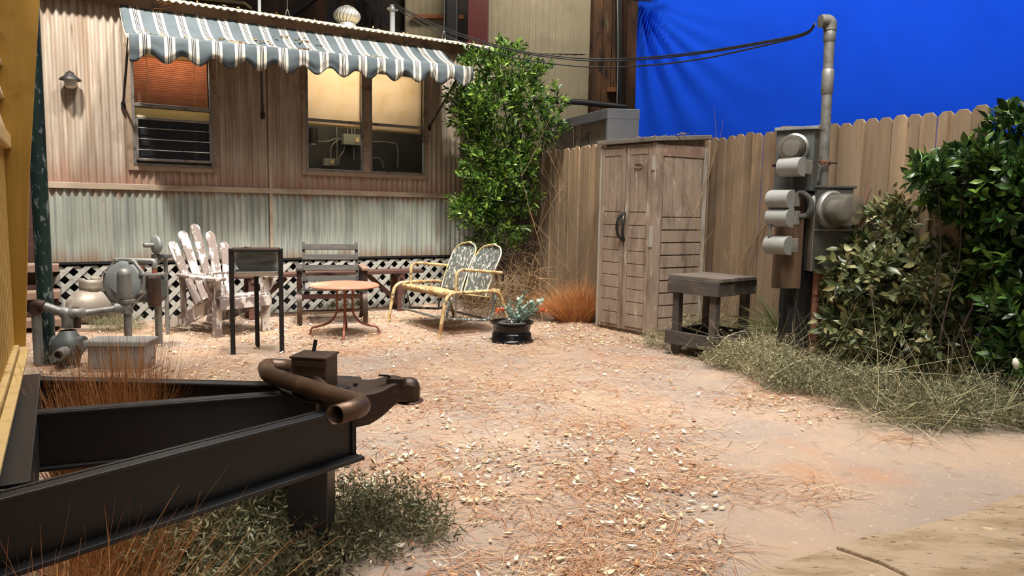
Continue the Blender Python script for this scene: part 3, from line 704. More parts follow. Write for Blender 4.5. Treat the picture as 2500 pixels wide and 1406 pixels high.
MB().tube([(0,0,.05),(0,0,.31)],.012,6).build('spindle','dark_steel',RV)
# two roof pipes, two hanging wires
def roofpipe(px,pyb,pyt,lb,r,back=.1):
    a = PL(px,pyb,T0+ty*back,ty); b = PL(px-2,pyt,T0+ty*back,ty)
    t = thing('roof_pipe',lb,'pipe',tuple(a),TA); MB().tube([(0,0,-.12),(0,0,b.z-a.z)],r,12).build('pipe','pvc',t,smooth=True); return t,a,b
roofpipe(634,46,-60,'thin grey pipe rising from the roof above the awning, left of the turbine vent',.018)
rp,ra,rb = roofpipe(958,92,12,'grey service pipe on the roof right of the turbine vent, cables clamped to its top','pvc' and .032)
MB().lathe([(.04,0),(.045,.01),(.045,.04),(.04,.05)],(0,0,rb.z-ra.z-.08),n=14).build('clamp','galv',rp,smooth=True)
MB().box((0,0,rb.z-ra.z-.05),(.14,.03,.02)).build('crossarm','galv',rp)
for (px,pyb,lb) in ((702,48,'thin steel wire and snap hook hanging onto the roof left of the turbine vent'),(1084,98,'thin steel wire and snap hook hanging in front of the dark column')):
    a = PL(px,pyb,T0+ty*.12,ty)
    t = thing('hanging_cable',lb,'cable',tuple(a),TA)
    MB().tube([(0,0,.10),(0,0,2.2)],.004,5).build('wire','steel',t); MB().tube(smooth_path([(0,0,0),(.022,0,.03),(.012,0,.09),(0,0,.11),(-.012,0,.09),(-.022,0,.03),(0,0,0)],4),.006,6,cap=False).build('snap_hook','steel',t)

# wooden steps by the left end of the trailer
st = G(100,812)
S = thing('porch_steps','weathered brown wooden steps at the left end of the trailer','steps',(st.x,st.y,0),TA)
for i,(zz,yy) in enumerate(((.12,0.0),(.37,.14),(.62,.28))):
    MB().box((-.33,yy+.12,zz-.03),(1.0,.30,.075)).build('tread','wood_step',S,bevel=.006); MB().box((-.33,yy+.24,zz-.13),(.96,.02,.16)).build('riser','wood_redbrown',S)
MB().prism([(0,0),(.5,0),(.5,.58),(.28,.58),(.28,.33),(.14,.33),(.14,.08),(0,.08)],(.11,.02,0),(0,1,0),(0,0,1),(-.04,0,0)).build('stringer','wood_step',S)
MB().prism([(0,0),(.5,0),(.5,.58),(.28,.58),(.28,.33),(.14,.33),(.14,.08),(0,.08)],(-.79,.02,0),(0,1,0),(0,0,1),(-.04,0,0)).build('stringer','wood_step',S)
MB().box((.07,.46,.42),(.10,.10,.40)).build('newel','wood_redbrown',S)
# dark panel standing in for the shaded doorway beyond the trailer's end
pw = MB().box((U0-.9,.55,1.6),(1.7,.06,3.2)).build('doorway_dark_panel','wood_redbrown',TR)

# ================================================================== PICKET FENCE
def fence(name, label, p0, p1, h0, h1, n, rails=(.35,1.0,1.65), wood='fence_wood'):
    """pickets from p0 to p1 (ground points); faces the camera side"""
    p0 = Vector(p0); p1 = Vector(p1); d = (p1-p0); L = d.length; d.normalize(); a = math.atan2(d.y,d.x)
    t = thing(name,label,'fence',(p0.x,p0.y,0),a); wdt = L/n
    for i in range(n):
        h = h0+(h1-h0)*(i+.5)/n + rnd.uniform(-.012,.012); ww = wdt+.001; c = .034
        pl = [(-ww/2,0),(ww/2,0),(ww/2,h-c),(ww/2-c,h),(-ww/2+c,h),(-ww/2,h-c)]
        b = MB().prism(pl,(0,0,0),(1,0,0),(0,0,1),(0,.018,0))
        o = b.build('picket',wood,t,bevel=.004); o.location = (wdt*(i+.5), (.007 if i%2 else -.004)+rnd.uniform(-.003,.003), 0); o.rotation_euler = (0, rnd.uniform(-.004,.004), rnd.uniform(-.012,.012))
    for z in rails: MB().beam((0,.045,z),(L,.045,z),.04,.09).build('rail',wood,t)
    return t
fR0 = Vector((3.30,5.24,0)); fdir = Vector((-.47,1,0)).normalized()
fR = fR0+fdir*3.05
# near end at the right, running back to the shed
fence('picket_fence','weathered dog-ear picket fence right of the plastic shed, behind the meters',fR,fR0,2.03,2.03,24)
fL0 = Vector((.22,10.1,0)); fL1 = Vector((1.02,8.22,0))
fence('picket_fence','weathered picket fence left of the plastic shed, behind the bare vines',fL0,fL1,2.0,2.0,16)
fence('picket_fence','short run of picket fence hidden behind the plastic shed',fL1+Vector((.03,.05,0)),fR+Vector((-.04,.05,0)),2.0,2.03,9)

# ================================================================== PLASTIC SHED
FL = Vector((.93,7.84,0)); FR = Vector((1.385,7.27,0)); BR = Vector((1.965,7.62,0)); BL = Vector((1.45,8.05,0))
sa = math.atan2((FR-FL).y,(FR-FL).x)
SH = thing('storage_shed','tall brown-grey plastic garden shed with double doors standing against the fence','shed',tuple(FL),sa)
fx, fy = frame_axes(SH); Wf = (FR-FL).length
def shl(P): P = P-FL; return (P.dot(fx),P.dot(fy))
br = shl(BR); blc = shl(BL); HS = 1.93
# carcass (slightly inside the panels)
ins = .02
_pl = [(ins,ins),(Wf-ins,ins),(br[0]-ins,br[1]-ins),(blc[0]+ins,blc[1]-ins)]
MB().add([(x,y,0) for x,y in _pl]+[(x,y,HS-.004+.035*max(0,y)/.4) for x,y in _pl],[(3,2,1,0),(4,5,6,7)]+[(i,(i+1)%4,4+(i+1)%4,4+i) for i in range(4)]).build('body','shed_plastic',SH)
# doors: each with recessed battens above and horizontal panels below
def door(x0,x1,flip):
    g = .03; b = MB(); w_ = x1-x0
    b.box(((x0+x1)/2,.0,HS/2+.01),(w_-.006,.026,HS-.06))
    d = b.build('door','shed_plastic' if flip else 'shed_plastic',SH,bevel=.003)
    fb = MB()                                  # stiles
    MB().box((x0+.028,-.018,HS/2),(.045,.014,HS-.08)).build('stile','shed_plastic',d,bevel=.003)
    MB().box((x1-.028,-.018,HS/2),(.045,.014,HS-.08)).build('stile','shed_plastic',d,bevel=.003)
    xa,xb = x0+.056,x1-.056
    MB().box(((xa+xb)/2,-.018,HS-.085),(xb-xa,.014,.07)).build('top_rail','shed_plastic',d,bevel=.003)
    nb_ = 4; bw_ = (xb-xa)/nb_
    for i in range(nb_): MB().box((xa+bw_*(i+.5),-.016,1.545),(bw_-.006,.008,.60)).build('batten','shed_plastic',d,bevel=.002)
    nr = 9; rh = (1.235-.07)/nr
    for i in range(nr): MB().box(((xa+xb)/2,-.017,.07+rh*(i+.5)),(xb-xa,.012,rh-.008)).build('plank','shed_plastic',d,bevel=.003)
    return d
d1 = door(.005,Wf*.475,0); d2 = door(Wf*.485,Wf-.035,1)
# oval badge on the right door
MB().tube([(Wf*.72+.055*math.cos(t),-.028,1.70+.026*math.sin(t)) for t in [2*PI*i/24 for i in range(25)]],.005,6,cap=False).build('oval_badge','shed_plastic',d2,smooth=True)
# pull handles meeting at the centre
for (s_,d_) in ((-1,d1),(1,d2)):
    MB().tube(smooth_path([(Wf*.48+s_*.008,-.02,.95),(Wf*.48+s_*.03,-.07,1.0),(Wf*.48+s_*.04,-.085,1.09),(Wf*.48+s_*.03,-.07,1.18),(Wf*.48+s_*.008,-.02,1.23)],5),.015,8).build('handle','rubber_black',d_,smooth=True)
# side wall facing right-front
e = Vector((br[0]-Wf,br[1],0)); Ls = e.length; ed = e.normalized(); en = Vector((ed.y,-ed.x,0))
def sd(s,z,off): return Vector((Wf,0,0))+ed*s+en*off+Vector((0,0,z))
def sbox(name,s0,s1,z0,z1,off,th,m='shed_plastic',par=SH):
    return MB().prism([(0,0),(1,0),(1,1),(0,1)],sd(s0,z0,off-th),ed*(s1-s0),(0,0,z1-z0),en*th).build(name,m,par,bevel=.003)
side = sbox('side_panel',.0,Ls,.01,HS-.02,.0,.02)
sbox('stile',.0,.075,.02,HS-.03,.016,.014,par=side); sbox('stile',Ls-.05,Ls,.02,HS-.03,.016,.014,'shed_light',par=side)
sbox('top_rail',.08,Ls-.05,HS-.14,HS-.03,.016,.014,'wood_step',par=side)
for i in range(4):
    w0 = .09+(Ls-.15)*i/4; sbox('batten',w0+.003,w0+(Ls-.15)/4-.003,1.20,HS-.15,.010,.008,par=side)
for i in range(9):
    z0 = .06+i*.126; sbox('plank',.09,Ls-.06,z0+.006,z0+.120,.018,.012,par=side)
for z in (1.0,1.72): MB().box((Wf-.012,-.02,z),(.04,.035,.2 if z<1.5 else .14)).build('hinge','shed_light',SH,bevel=.003)
MB().box((.0,-.01,HS/2),(.03,.03,HS-.02)).build('corner_post','shed_light',SH,bevel=.004)
MB().box((Wf-.01,-.012,HS/2),(.05,.03,HS-.02)).build('corner_post','shed_plastic',SH,bevel=.004)
# thin roof cap overhanging, pitched up to the back
ov = .05; pl = [(-ov,-ov),(Wf+ov*.8,-ov*1.2),(br[0]+ov,br[1]),(br[0],br[1]+ov),(blc[0]-ov,blc[1]+ov)]
rb_ = MB(); zc = lambda p: HS-.005 + .035*max(0,p[1])/.4 
rb_.add([(x,y,zc((x,y))) for x,y in pl]+[(x,y,zc((x,y))+.045) for x,y in pl],[(4,3,2,1,0),(5,6,7,8,9)]+[(i,(i+1)%5,5+(i+1)%5,5+i) for i in range(5)])
rb_.build('roof_cap','shed_roof',SH,bevel=.006)

# ================================================================== DARK POTTING TABLE by the shed
tA = Vector((1.42,6.37,0)); tB = Vector((1.82,6.20,0)); ta = math.atan2((tB-tA).y,(tB-tA).x)+.0
WT = thing('work_table','dark weathered square timber table with low shelf, right of the shed','table',(1.40,6.42,0),math.radians(-50))
wx_, dx_ = .46,.52; HT = .69
for (x,y) in ((.04,.04),(wx_-.04,.04),(wx_-.04,dx_-.04),(.04,dx_-.04)): MB().box((x,y,HT/2-.01),(.065,.065,HT-.02)).build('leg','wood_dark_table',WT,bevel=.004)
n=5
for i in range(n): MB().box((wx_/2,dx_*(i+.5)/n,HT),(wx_+.08,dx_/n-.004+.01*(i in(0,4)),.03)).build('top_board','table_board',WT,bevel=.003)
for z,h in ((HT-.075,.12),(.16,.12)):
    e_ = 0 if z>.3 else .012
    for (c,s) in (((wx_/2,-.012-e_,z),(wx_+.06,.03,h)),((wx_/2,dx_+.012+e_,z),(wx_+.06,.03,h)),((-.012-e_,dx_/2,z),(.03,dx_+.03,h)),((wx_+.012+e_,dx_/2,z),(.03,dx_+.03,h))):
        MB().box(c,s).build('apron' if z>.3 else 'shelf_rail','wood_dark_table',WT,bevel=.004)
for i in range(4): MB().box((wx_/2,.03+dx_*(i+.5)/4*.94,.125),(wx_-.02,dx_/4-.02,.02)).build('shelf_board','wood_dark_table',WT)

# ================================================================== UTILITY POST
UP = thing('utility_post','dark timber post carrying old grey electric meters and conduit in front of the fence','utility post',(2.41,6.15,0),0)
YU = 6.1
def u_(px,py,Y=YU): return AT(px,py,Y)
MB().box((2.40,6.20,.72),(.205,.2,1.75)).build('post','post_dark',UP,world=True,bevel=.008)
a = u_(1906,545,5.98); b = u_(1954,706,5.98)
MB().box(((a.x+b.x)/2,6.05,(1.95+b.z)/2),(b.x-a.x+.03,.06,1.95-b.z)).build('mounting_board','board_brown',UP,world=True,bevel=.004)
# main meter cabinet
c1 = u_(1992,457,5.95); c2 = u_(2071,665,5.95); cw = c2.x-c1.x; chh = c1.z-c2.z
cab = MB().box(((c1.x+c2.x)/2,5.95+.15,(c1.z+c2.z)/2),(cw,.30,chh)).build('meter_cabinet','box_dirty',UP,world=True,bevel=.006)
MB().box(((c1.x+c2.x)/2,5.945,(c1.z+c2.z)/2-.0),(cw-.01,.012,chh-.01)).build('door','box_dark',cab,world=True,bevel=.003)
MB().box(((c1.x+c2.x)/2,5.936,c1.z-chh*.5),(cw-.01,.012,.015)).build('door_seam','box_dirty',cab,world=True)
MB().box(((c1.x+c2.x)/2,6.1,c1.z+.005),(cw+.03,.34,.02)).build('rain_lid','box_dark',cab,world=True,bevel=.003)
mz = u_(2035,512,5.9); ax_ = Vector((.42,-1,.0)).normalized()
mt = MB().lathe([(.0,0),(.15,.0),(.152,.03),(.138,.045),(.125,.045)],Vector((mz.x-.01,5.945,mz.z)),ax_,n=32).build('meter_ring','galv',cab,world=True,smooth=True)
MB().lathe([(.125,.03),(.125,.20),(.115,.235),(.08,.25),(0,.253)],Vector((mz.x-.01,5.945,mz.z)),ax_,n=32).build('glass_cover','meter_glass',cab,world=True,smooth=True)
MB().lathe([(0,.13),(.08,.13),(.08,.04),(0,.04)],Vector((mz.x-.01,5.945,mz.z)),ax_,n=24).build('dial','grey_paint',cab,world=True,smooth=True)
MB().lathe([(0,.04),(.11,.035),(.115,0)],Vector((c1.x-.002,6.05,mz.z+.04)),(-1,0,0),n=24).build('side_knockout','galv',cab,world=True,smooth=True)
# upper tall panel turned to the left
ur = math.radians(-38); UR = Matrix.Rotation(ur,3,'Z'); uxa = UR@Vector((1,0,0)); una = UR@Vector((0,-1,0))
p_a = u_(1896,320,6.05); hgt = p_a.z-u_(1895,466,6.05).z; uw = .30
o0 = Vector((p_a.x,p_a.y,p_a.z-hgt))
ubx = MB().prism([(0,0),(1,0),(1,1),(0,1)],o0,uxa*uw,(0,0,hgt),-una*.14).build('upper_panel','dark_grey_paint',UP,world=True,bevel=.005)
MB().prism([(0,0),(1,0),(1,1),(0,1)],o0+Vector((0,0,hgt))+una*.02-uxa*.01,uxa*(uw+.04),(0,0,.025),-una*.19).build('rain_lid','grey_paint',ubx,world=True,bevel=.003)
mc = o0+uxa*uw*.50+Vector((0,0,hgt*.70))
MB().lathe([(.0,0),(.115,.0),(.118,.02),(.1,.035)],mc,una,n=32).build('meter_ring','galv',ubx,world=True,smooth=True)
MB().lathe([(.095,.02),(.095,.13),(.085,.16),(.05,.17),(0,.172)],mc,una,n=32).build('glass_cover','meter_glass',ubx,world=True,smooth=True)
MB().lathe([(0,.09),(.065,.09),(.065,.03),(0,.03)],mc,una,n=24).build('dial','grey_paint',ubx,world=True,smooth=True)
# hooded bell boxes with D-shaped ends
def hood(px,py,w_,h_,rot,Y=5.86):
    R_ = Matrix.Rotation(rot,3,'Z'); hx = R_@Vector((1,0,0)); hn = R_@Vector((0,-1,0)); c = u_(px,py,Y)
    prof = [(0,-h_/2)]+[( .115*math.cos(t)**.7 if math.cos(t)>0 else 0, h_/2*math.sin(t)) for t in [(-.5+i/10)*PI*.92 for i in range(11)]]+[(0,h_/2)]
    o = MB().prism(prof,c-hx*w_/2,hn,(0,0,1),hx*w_).build('bell_box','light_grey_paint',UP,world=True,smooth=True)
    MB().prism([(0,-h_*.36),(.06,-h_*.36),(.06,h_*.36),(0,h_*.36)],c-hx*w_*.3-hn*.09,hn*1.5,(0,0,1),hx*w_*.8).build('base','box_dirty',o,world=True,bevel=.003)
    return o
for q in ((1940,408),(1913,487),(1912,531),(1907,598)): hood(q[0],q[1],.185,.15,math.radians(-52))
# riser conduit with weatherhead
tpx = u_(2026,75,6.15); btx = u_(2009,452,6.15)
ris = MB().tube([btx-Vector((0,0,.03)),tpx],.040,16).build('riser_pipe','galv',UP,world=True,smooth=True)
for (py,r_,hh_) in ((200,.047,.10),(88,.047,.05)):
    q = u_(2026-17*(py-75)/377,py,6.15); MB().lathe([(.04,-hh_),(r_,-hh_+.01),(r_,hh_-.01),(.04,hh_)],q,n=18).build('coupling','galv',ris,world=True,smooth=True)
MB().tube(bend_path([tpx,tpx+Vector((0,0,.075)),tpx+Vector((-.085,-.01,.070))],.06,6),.052,14).build('weatherhead','galv',UP,world=True,smooth=True)
q = u_(2011,398,6.13); MB().lathe([(.045,-.02),(.052,-.018),(.052,.018),(.045,.02)],q,n=16).build('strap','rust_iron_pipe',ris,world=True,smooth=True)
MB().tube([q+Vector((-.02,-.045,0)),q+Vector((.09,-.045,.0))],.008,6).build('strap_bolt','black_iron',ris,world=True)
MB().tube(bend_path([u_(1965,402,6.0),u_(1998,405,6.05),u_(1992,440,6.05),u_(1975,462,6.0)],.03),.026,12).build('elbow_pipe','galv',UP,world=True,smooth=True)
def flex(pts,r,wr,turns,name='flex_conduit'):
    P = smooth_path([u_(*p) for p in pts],12); n_ = len(P); rr=[r*(1+.16*math.sin(2*PI*turns*i/(n_-1)*1.0)) for i in range(n_)]
    P2 = []; R2 = []
    for i in range(n_-1):
        for k in range(3): P2.append(P[i].lerp(P[i+1],k/3)); R2.append(r*(1.12 if len(P2)%2 else .9))
    P2.append(P[-1]); R2.append(r)
    MB().tube(P2,R2,10).build(name,'galv',UP,world=True)
flex([(1940,474,5.85),(1960,472,5.82),(1976,485,5.8),(1981,505,5.8),(1973,524,5.82),(1950,529,5.85)],.022,0,20)
flex([(1885,543,5.86),(1879,556,5.85),(1879,575,5.85),(1886,590,5.86)],.013,0,12); flex([(1932,425,5.9),(1932,450,5.92),(1933,466,5.95)],.014,0,12)
# rusty iron pipe down to the ground
q0 = u_(1996,668,6.02); q1 = G(1984,882)
MB().tube([q0,Vector((q0.x,q0.y,0))],.034,14).build('rusty_drop_pipe','rust_iron_pipe',UP,world=True,smooth=True)
MB().lathe([(.036,-.03),(.042,-.028),(.042,.028),(.036,.03)],Vector((q0.x,q0.y,.25)),n=14).build('pipe_collar','rust_orange',UP,world=True,smooth=True)
MB().tube([u_(1888,404,5.9),u_(1902,404,5.95)],.012,8).build('bolt','black_iron',UP,world=True)
# pale cabinet mostly behind the shrub
q0 = AT(2085,512,6.35); UC = thing('utility_cabinet','pale grey cabinet mostly hidden by the shrub right of the meters','cabinet',(q0.x+.18,6.40,0),0)
MB().box((0,0,q0.z/2),(.40,.25,q0.z)).build('body','light_grey_paint',UC,bevel=.01)
MB().box((0,-.01,q0.z+.01),(.44,.30,.03)).build('lid','grey_paint',UC,bevel=.005); MB().box((0,-.13,q0.z*.5),(.34,.012,q0.z*.8)).build('door','light_grey_paint',UC,bevel=.004)

# overhead service cables
ends = tpx+Vector((-.13,-.015,.045)); start = rb
for i,(sag,lb) in enumerate((([(958,6),(1060,58),(1190,104),(1290,128),(1430,143),(1560,141),(1700,128),(1840,106),(1960,82)],'topmost of the three black cables strung from trailer roof to meter mast'),
      ([(958,10),(1060,64),(1190,109),(1290,132),(1430,148),(1560,146),(1700,132),(1840,110),(1960,84)],'middle one of the three black cables strung from trailer roof to meter mast'),
      ([(958,14),(1060,76),(1190,122),(1290,147),(1430,163),(1560,161),(1700,146),(1840,117),(1960,87)],'lowest of the three black cables strung from trailer roof to meter mast'))):
    P = []
    for j,(x,y) in enumerate(sag):
        f_ = (x-958)/(2014-958); Y = start.y+(ends.y-start.y)*(1-(1-f_)**1.0); P.append(AT(x,y,Y))
    P.append(ends+Vector((0,0,.006*(1-i))))
    o = MB().tube(smooth_path(P,6),.0075,6).build('overhead_cable','cable_black',smooth=True); tag(o,lb,'cable')

# ================================================================== GREEN POLE
gp = G(118,885)
GPo = thing('green_pole','dark green steel pole with flaking paint, between yellow trailer and pink trailer wall','pole',tuple(gp),0)
MB().tube([(0,0,0),(0,0,2.9)],.056,18).build('pole','green_pole',GPo,smooth=True); MB().lathe([(.056,.0),(.10,.0),(.10,.012),(.056,.012)],(0,0,0),n=18).build('base_plate','green_pole',GPo,smooth=True)

# ================================================================== GAS PIPEWORK
YG = 5.72
g_ = lambda px,py,Y=YG: AT(px,py,Y)
p0_ = g_(96,880,5.5)
GP = thing('gas_pipework','grey threaded gas pipes and valve beside the green pole, left of the grey box','pipework',(p0_.x,5.5,0),0)
MB().tube([Vector((g_(95,880,5.5).x,5.5,0)),g_(88,755,5.5)],.034,12).build('riser','galv',GP,world=True,smooth=True)
MB().tube(bend_path([g_(88,765,5.5),g_(88,742,5.5),g_(110,748,5.5)],.03),.044,12).build('elbow','rust_dark',GP,world=True,smooth=True)
MB().tube([g_(100,744,5.5),g_(160,765,5.55)],.033,12).build('pipe','galv',GP,world=True,smooth=True)
MB().tube(bend_path([g_(152,762,5.55),g_(168,765,5.55),g_(167,800,5.55)],.05),.045,14).build('elbow','galv',GP,world=True,smooth=True)
MB().tube(bend_path([g_(164,768,5.55),g_(185,764,5.55),g_(200,764,5.6)],.03),.042,12).build('tee','galv',GP,world=True,smooth=True)
MB().tube([g_(188,764,5.57),g_(188,800,5.57)],.028,10).build('plug','rust_dark',GP,world=True,smooth=True)
MB().lathe([(.045,-.03),(.05,-.02),(.05,.02),(.04,.03)],g_(186,765,5.57),(1,.1,0),n=12).build('union','rust_dark',GP,world=True,smooth=True)
MB().tube([g_(190,766,5.58),g_(290,752,5.72)],.026,12).build('pipe','galv',GP,world=True,smooth=True)
MB().tube([g_(282,753,5.70),g_(322,748,5.74)],.042,12).build('tee','galv',GP,world=True,smooth=True)
MB().tube([g_(311,722,5.73),g_(311,765,5.73)],.042,12).build('tee','galv',GP,world=True,smooth=True)
MB().lathe([(.052,-.015),(.058,-.01),(.058,.012),(.05,.016)],g_(311,735,5.73),n=14).build('nut','galv',GP,world=True,smooth=True)
e0 = g_(311,764,5.73); MB().tube([e0,Vector((e0.x,e0.y,0))],.028,12).build('drop_pipe','galv',GP,world=True,smooth=True)
e1 = g_(303,728,5.73); e2 = g_(303,670,5.73)
MB().tube([e1,e2],.052,16).build('capped_cylinder','galv',GP,world=True,smooth=True)
MB().lathe([(.052,0),(.048,.025),(.03,.045),(0,.05)],e2,n=16).build('dome_cap','galv',GP,world=True,smooth=True)
for (x0,y0,x1,y1,m_,n_,r_) in ((148,808,185,822,'rust_dark','union_nut',.062),):
    a=g_(x0,y0,5.55); b=g_(x1,y1,5.55); c=(a+b)/2; MB().lathe([(.045,-.035),(r_,-.03),(r_,.02),(.05,.03)],c,n=8).build(n_,m_,GP,world=True)
vb_ = g_(167,845,5.5)
MB().lathe([(.05,.12),(.085,.07),(.11,.03),(.11,-.03),(.085,-.08),(.07,-.14),(.085,-.16),(.085,-.18),(0,-.18)],vb_,n=18).build('valve_body','dark_grey_paint',GP,world=True,smooth=True)
MB().tube([vb_+Vector((-.11,0,.02)),vb_+Vector((.12,0,.02))],.062,8).build('valve_flange','dark_grey_paint',GP,world=True,smooth=True)
MB().lathe([(.036,0),(.04,.0),(.042,.11),(.03,.11),(.03,.02),(0,.02)],vb_+Vector((.03,-.09,-.02)),(.1,-1,-.1),n=16).build('outlet','galv',GP,world=True,smooth=True)
e = vb_+Vector((0,0,-.17)); MB().tube([e,Vector((e.x,e.y,0))],.05,12).build('stand_pipe','rust_dark',GP,world=True,smooth=True)

# big diaphragm regulator behind
rc = g_(302,690,6.05); axr = Vector((-.25,-1,.12)).normalized()
GR = thing('gas_regulator','large round grey gas regulator with bolted octagonal rim behind the pipes','gas regulator',(rc.x+.1,6.2,0),0)
_,ra_,rb2_ = basis(axr)
oct_ = []
for i in range(8):
    t = 2*PI*(i+.5)/8; oct_.append((.215*math.cos(t),.215*math.sin(t)))
MB().prism(oct_,rc-axr*.02,ra_,rb2_,axr*.03).build('rim','galv',GR,world=True,bevel=.006)
MB().lathe([(.178,.0),(.174,.018),(.16,.026),(.10,.030),(.09,.044),(0,.048)],rc+axr*.005,axr,n=32).build('front_cover','grey_paint',GR,world=True,smooth=True)
MB().lathe([(.15,.0),(.14,-.05),(.09,-.10),(.05,-.13),(0,-.13)],rc-axr*.01,axr,n=32).build('rear_cover','dark_grey_paint',GR,world=True,smooth=True)
for i in range(8):
    t = 2*PI*(i+.5)/8; c = rc+ra_*.192*math.cos(t)+rb2_*.192*math.sin(t)
    MB().lathe([(0,.03),(.016,.03),(.016,-.04),(0,-.04)],c,axr,n=6).build('bolt','galv',GR,world=True)
bc = g_(365,705,6.3)
MB().box(bc+Vector((-.02,.05,0)),(.24,.22,.24)).build('meter_body','dark_grey_paint',GR,world=True,bevel=.05)
MB().box(bc+Vector((.07,-.06,-.01)),(.09,.10,.26)).build('side_case','rust_dark',GR,world=True,bevel=.02)
MB().box(bc+Vector((0,0,.125)),(.22,.16,.02)).build('top_flange','galv',GR,world=True,bevel=.004)
for dx in (-.06,.05): MB().tube([bc+Vector((dx,0,.13)),bc+Vector((dx,0,.20))],.022,10).build('nipple','rust_orange',GR,world=True,smooth=True)
MB().tube(bend_path([bc+Vector((-.28,0,.24)),bc+Vector((.05,0,.24)),bc+Vector((.05,0,.18))],.03),.024,10).build('header_pipe','galv',GR,world=True,smooth=True)
MB().tube([bc+Vector((.02,.1,-.1)),Vector((bc.x+.02,bc.y+.1,0))],.03,10).build('support_pipe','galv',GR,world=True,smooth=True)
# small regulator on a stand pipe at the wall
wc = AT(381,598,6.9); WR = thing('wall_regulator','small grey round gas regulator on a stand pipe against the green siding','gas regulator',(wc.x+.05,6.95,0),0)
MB().lathe([(0,.03),(.05,.028),(.085,.012),(.09,0),(.085,-.012),(.05,-.04),(0,-.045)],wc,Vector((-.6,-.8,0)),n=28).build('diaphragm','grey_paint',WR,world=True,smooth=True)
MB().tube([wc,wc+Vector((-.07,-.09,0))],.022,12).build('vent_stub','galv',WR,world=True,smooth=True)
MB().box(wc+Vector((.04,.02,-.105)),(.16,.09,.035)).build('base_block','dark_grey_paint',WR,world=True,bevel=.006)
MB().tube([wc+Vector((.06,.05,-.12)),Vector((wc.x+.06,6.95,0))],.019,10).build('stand_pipe','galv',WR,world=True,smooth=True)
MB().tube(bend_path([wc+Vector((-.2,0,-.16)),wc+Vector((.03,0,-.16)),wc+Vector((.03,0,-.10))],.03),.018,10).build('side_pipe','galv',WR,world=True,smooth=True)

# propane cylinder lying behind
pc = G(205,800); PT = thing('propane_tank','squat rust-stained propane tank with valve collar behind the gas pipes','gas tank',(pc.x,pc.y+.12,0),math.radians(-28))
MB().lathe([(0,-.22),(.06,-.215),(.13,-.17),(.175,-.10),(.185,-.02),(.185,.16),(.17,.24),(.12,.30),(.05,.33),(0,.335)],(0,0,.195),(0,1,0.05),n=32).build('tank_body','propane',PT,smooth=True)
col_ = [(.11*math.cos(t),.11*math.sin(t)) for t in [PI*.75+PI*1.5*i/16 for i in range(17)]]
cm = MB()
cm.grid(lambda a,b:(.105*math.cos(-2.6+5.2*a),.02+.105*math.sin(-2.6+5.2*a),.36+.13*b+(-.02 if .3<a<.7 else 0)*b),18,3)
cm.build('valve_collar','propane',PT,smooth='all',solid=.006)
MB().tube([(0,.02,.36),(0,.02,.45)],.02,10).build('valve','rust_dark',PT,smooth=True); MB().tube([(-.03,.02,.45),(.04,.02,.45)],.016,8).build('valve_wheel','rust_dark',PT)
for y in (-.1,.15): MB().box((0,y,.02),(.22,.04,.04)).build('foot','propane',PT,bevel=.004)
for nm,(px,py),lb,sz in (('flat_stone',(240,806),'flat pale stone on the ground below the propane tank',(.40,.18,.04)),('flat_stone',(150,790),'narrow flat stone left of the propane tank',(.3,.14,.03))):
    q = G(px,py); t = MB().box((0,0,sz[2]/2),sz).build(nm,'stone_flat',bevel=.01); t.location = q; t.rotation_euler=(0,0,.1); tag(t,lb,'stone')

# ================================================================== GREY GROUND BOX
gb = G(281,908); GB = thing('utility_box','plain grey metal box with lid on the ground beside the gas valve','box',(gb.x,gb.y+.11,0),math.radians(4))
MB().box((0,0,.115),(.41,.20,.20)).build('box_body','light_grey_paint',GB,bevel=.008); MB().box((0,0,.222),(.45,.23,.016)).build('lid','light_grey_paint',GB,bevel=.004)
MB().box((0,-.115,.208),(.45,.006,.03)).build('lid_lip','light_grey_paint',GB,bevel=.002); MB().box((0,0,.008),(.47,.24,.016)).build('base_slab','stone_flat',GB,bevel=.004)
MB().box((.245,-.05,.10),(.02,.03,.03)).build('latch','galv',GB,bevel=.003)

# ================================================================== GRILL on angle-iron legs
ga = G(568,866); gbb = G(690,861); gang = math.atan2((gbb-ga).y,(gbb-ga).x)
BQ = thing('barrel_grill','rusted half-drum grill on three tall dark angle-iron legs before the peeling white chair','grill',tuple(ga),gang); BW = (gbb-ga).length; ZG = .885
def angle_iron(x,y,z0,z1,sx,sy,name='leg'):
    MB().box((x+sx*.018,y,(z0+z1)/2),(.036,.005,z1-z0)).box((x,y+sy*.018,(z0+z1)/2),(.005,.036,z1-z0)).build(name,'black_iron',BQ)
angle_iron(-.012,-.0,0,ZG,1,1); angle_iron(BW+.012,-.0,0,ZG,-1,1); angle_iron(BW/2+.01,.27,0,.70,-1,-1)
# drum: axis along width, open to the front
RD = .135; cy,cz = .135,.765
def drum(a,b):
    t = math.radians(112)-math.radians(214)*b*1.0      # from the top front, round the back, to the front lip
    return (BW*(.02+.96*a), cy+RD*math.cos(t)*1.0+.0, cz+RD*.92*math.sin(t))
dr_ = MB()
def drum2(a,b):
    t = PI*.60 - b*PI*1.40
    return (BW*(.03+.94*a), .13+.15*math.cos(t), .757+.112*math.sin(t))
MB().grid(drum2,10,22).build('half_drum','drum_inside',BQ,smooth='all',solid=.004,label='dull silver inside of the half drum')
for x in (.03,.97): MB().lathe([(0,0),(.1,0),(.112,.002),(.112,.006),(0,.006)],(BW*x,.13,.757),(1,0,0),n=24).build('end_plate','black_iron',BQ,smooth=True)
MB().box((BW/2,.13,.876),(BW-.01,.28,.008)).build('top_plate','rust_dark',BQ,bevel=.002)
MB().box((BW/2,-.002,.868),(BW,.02,.022)).build('cross_bar','black_iron',BQ,bevel=.002)

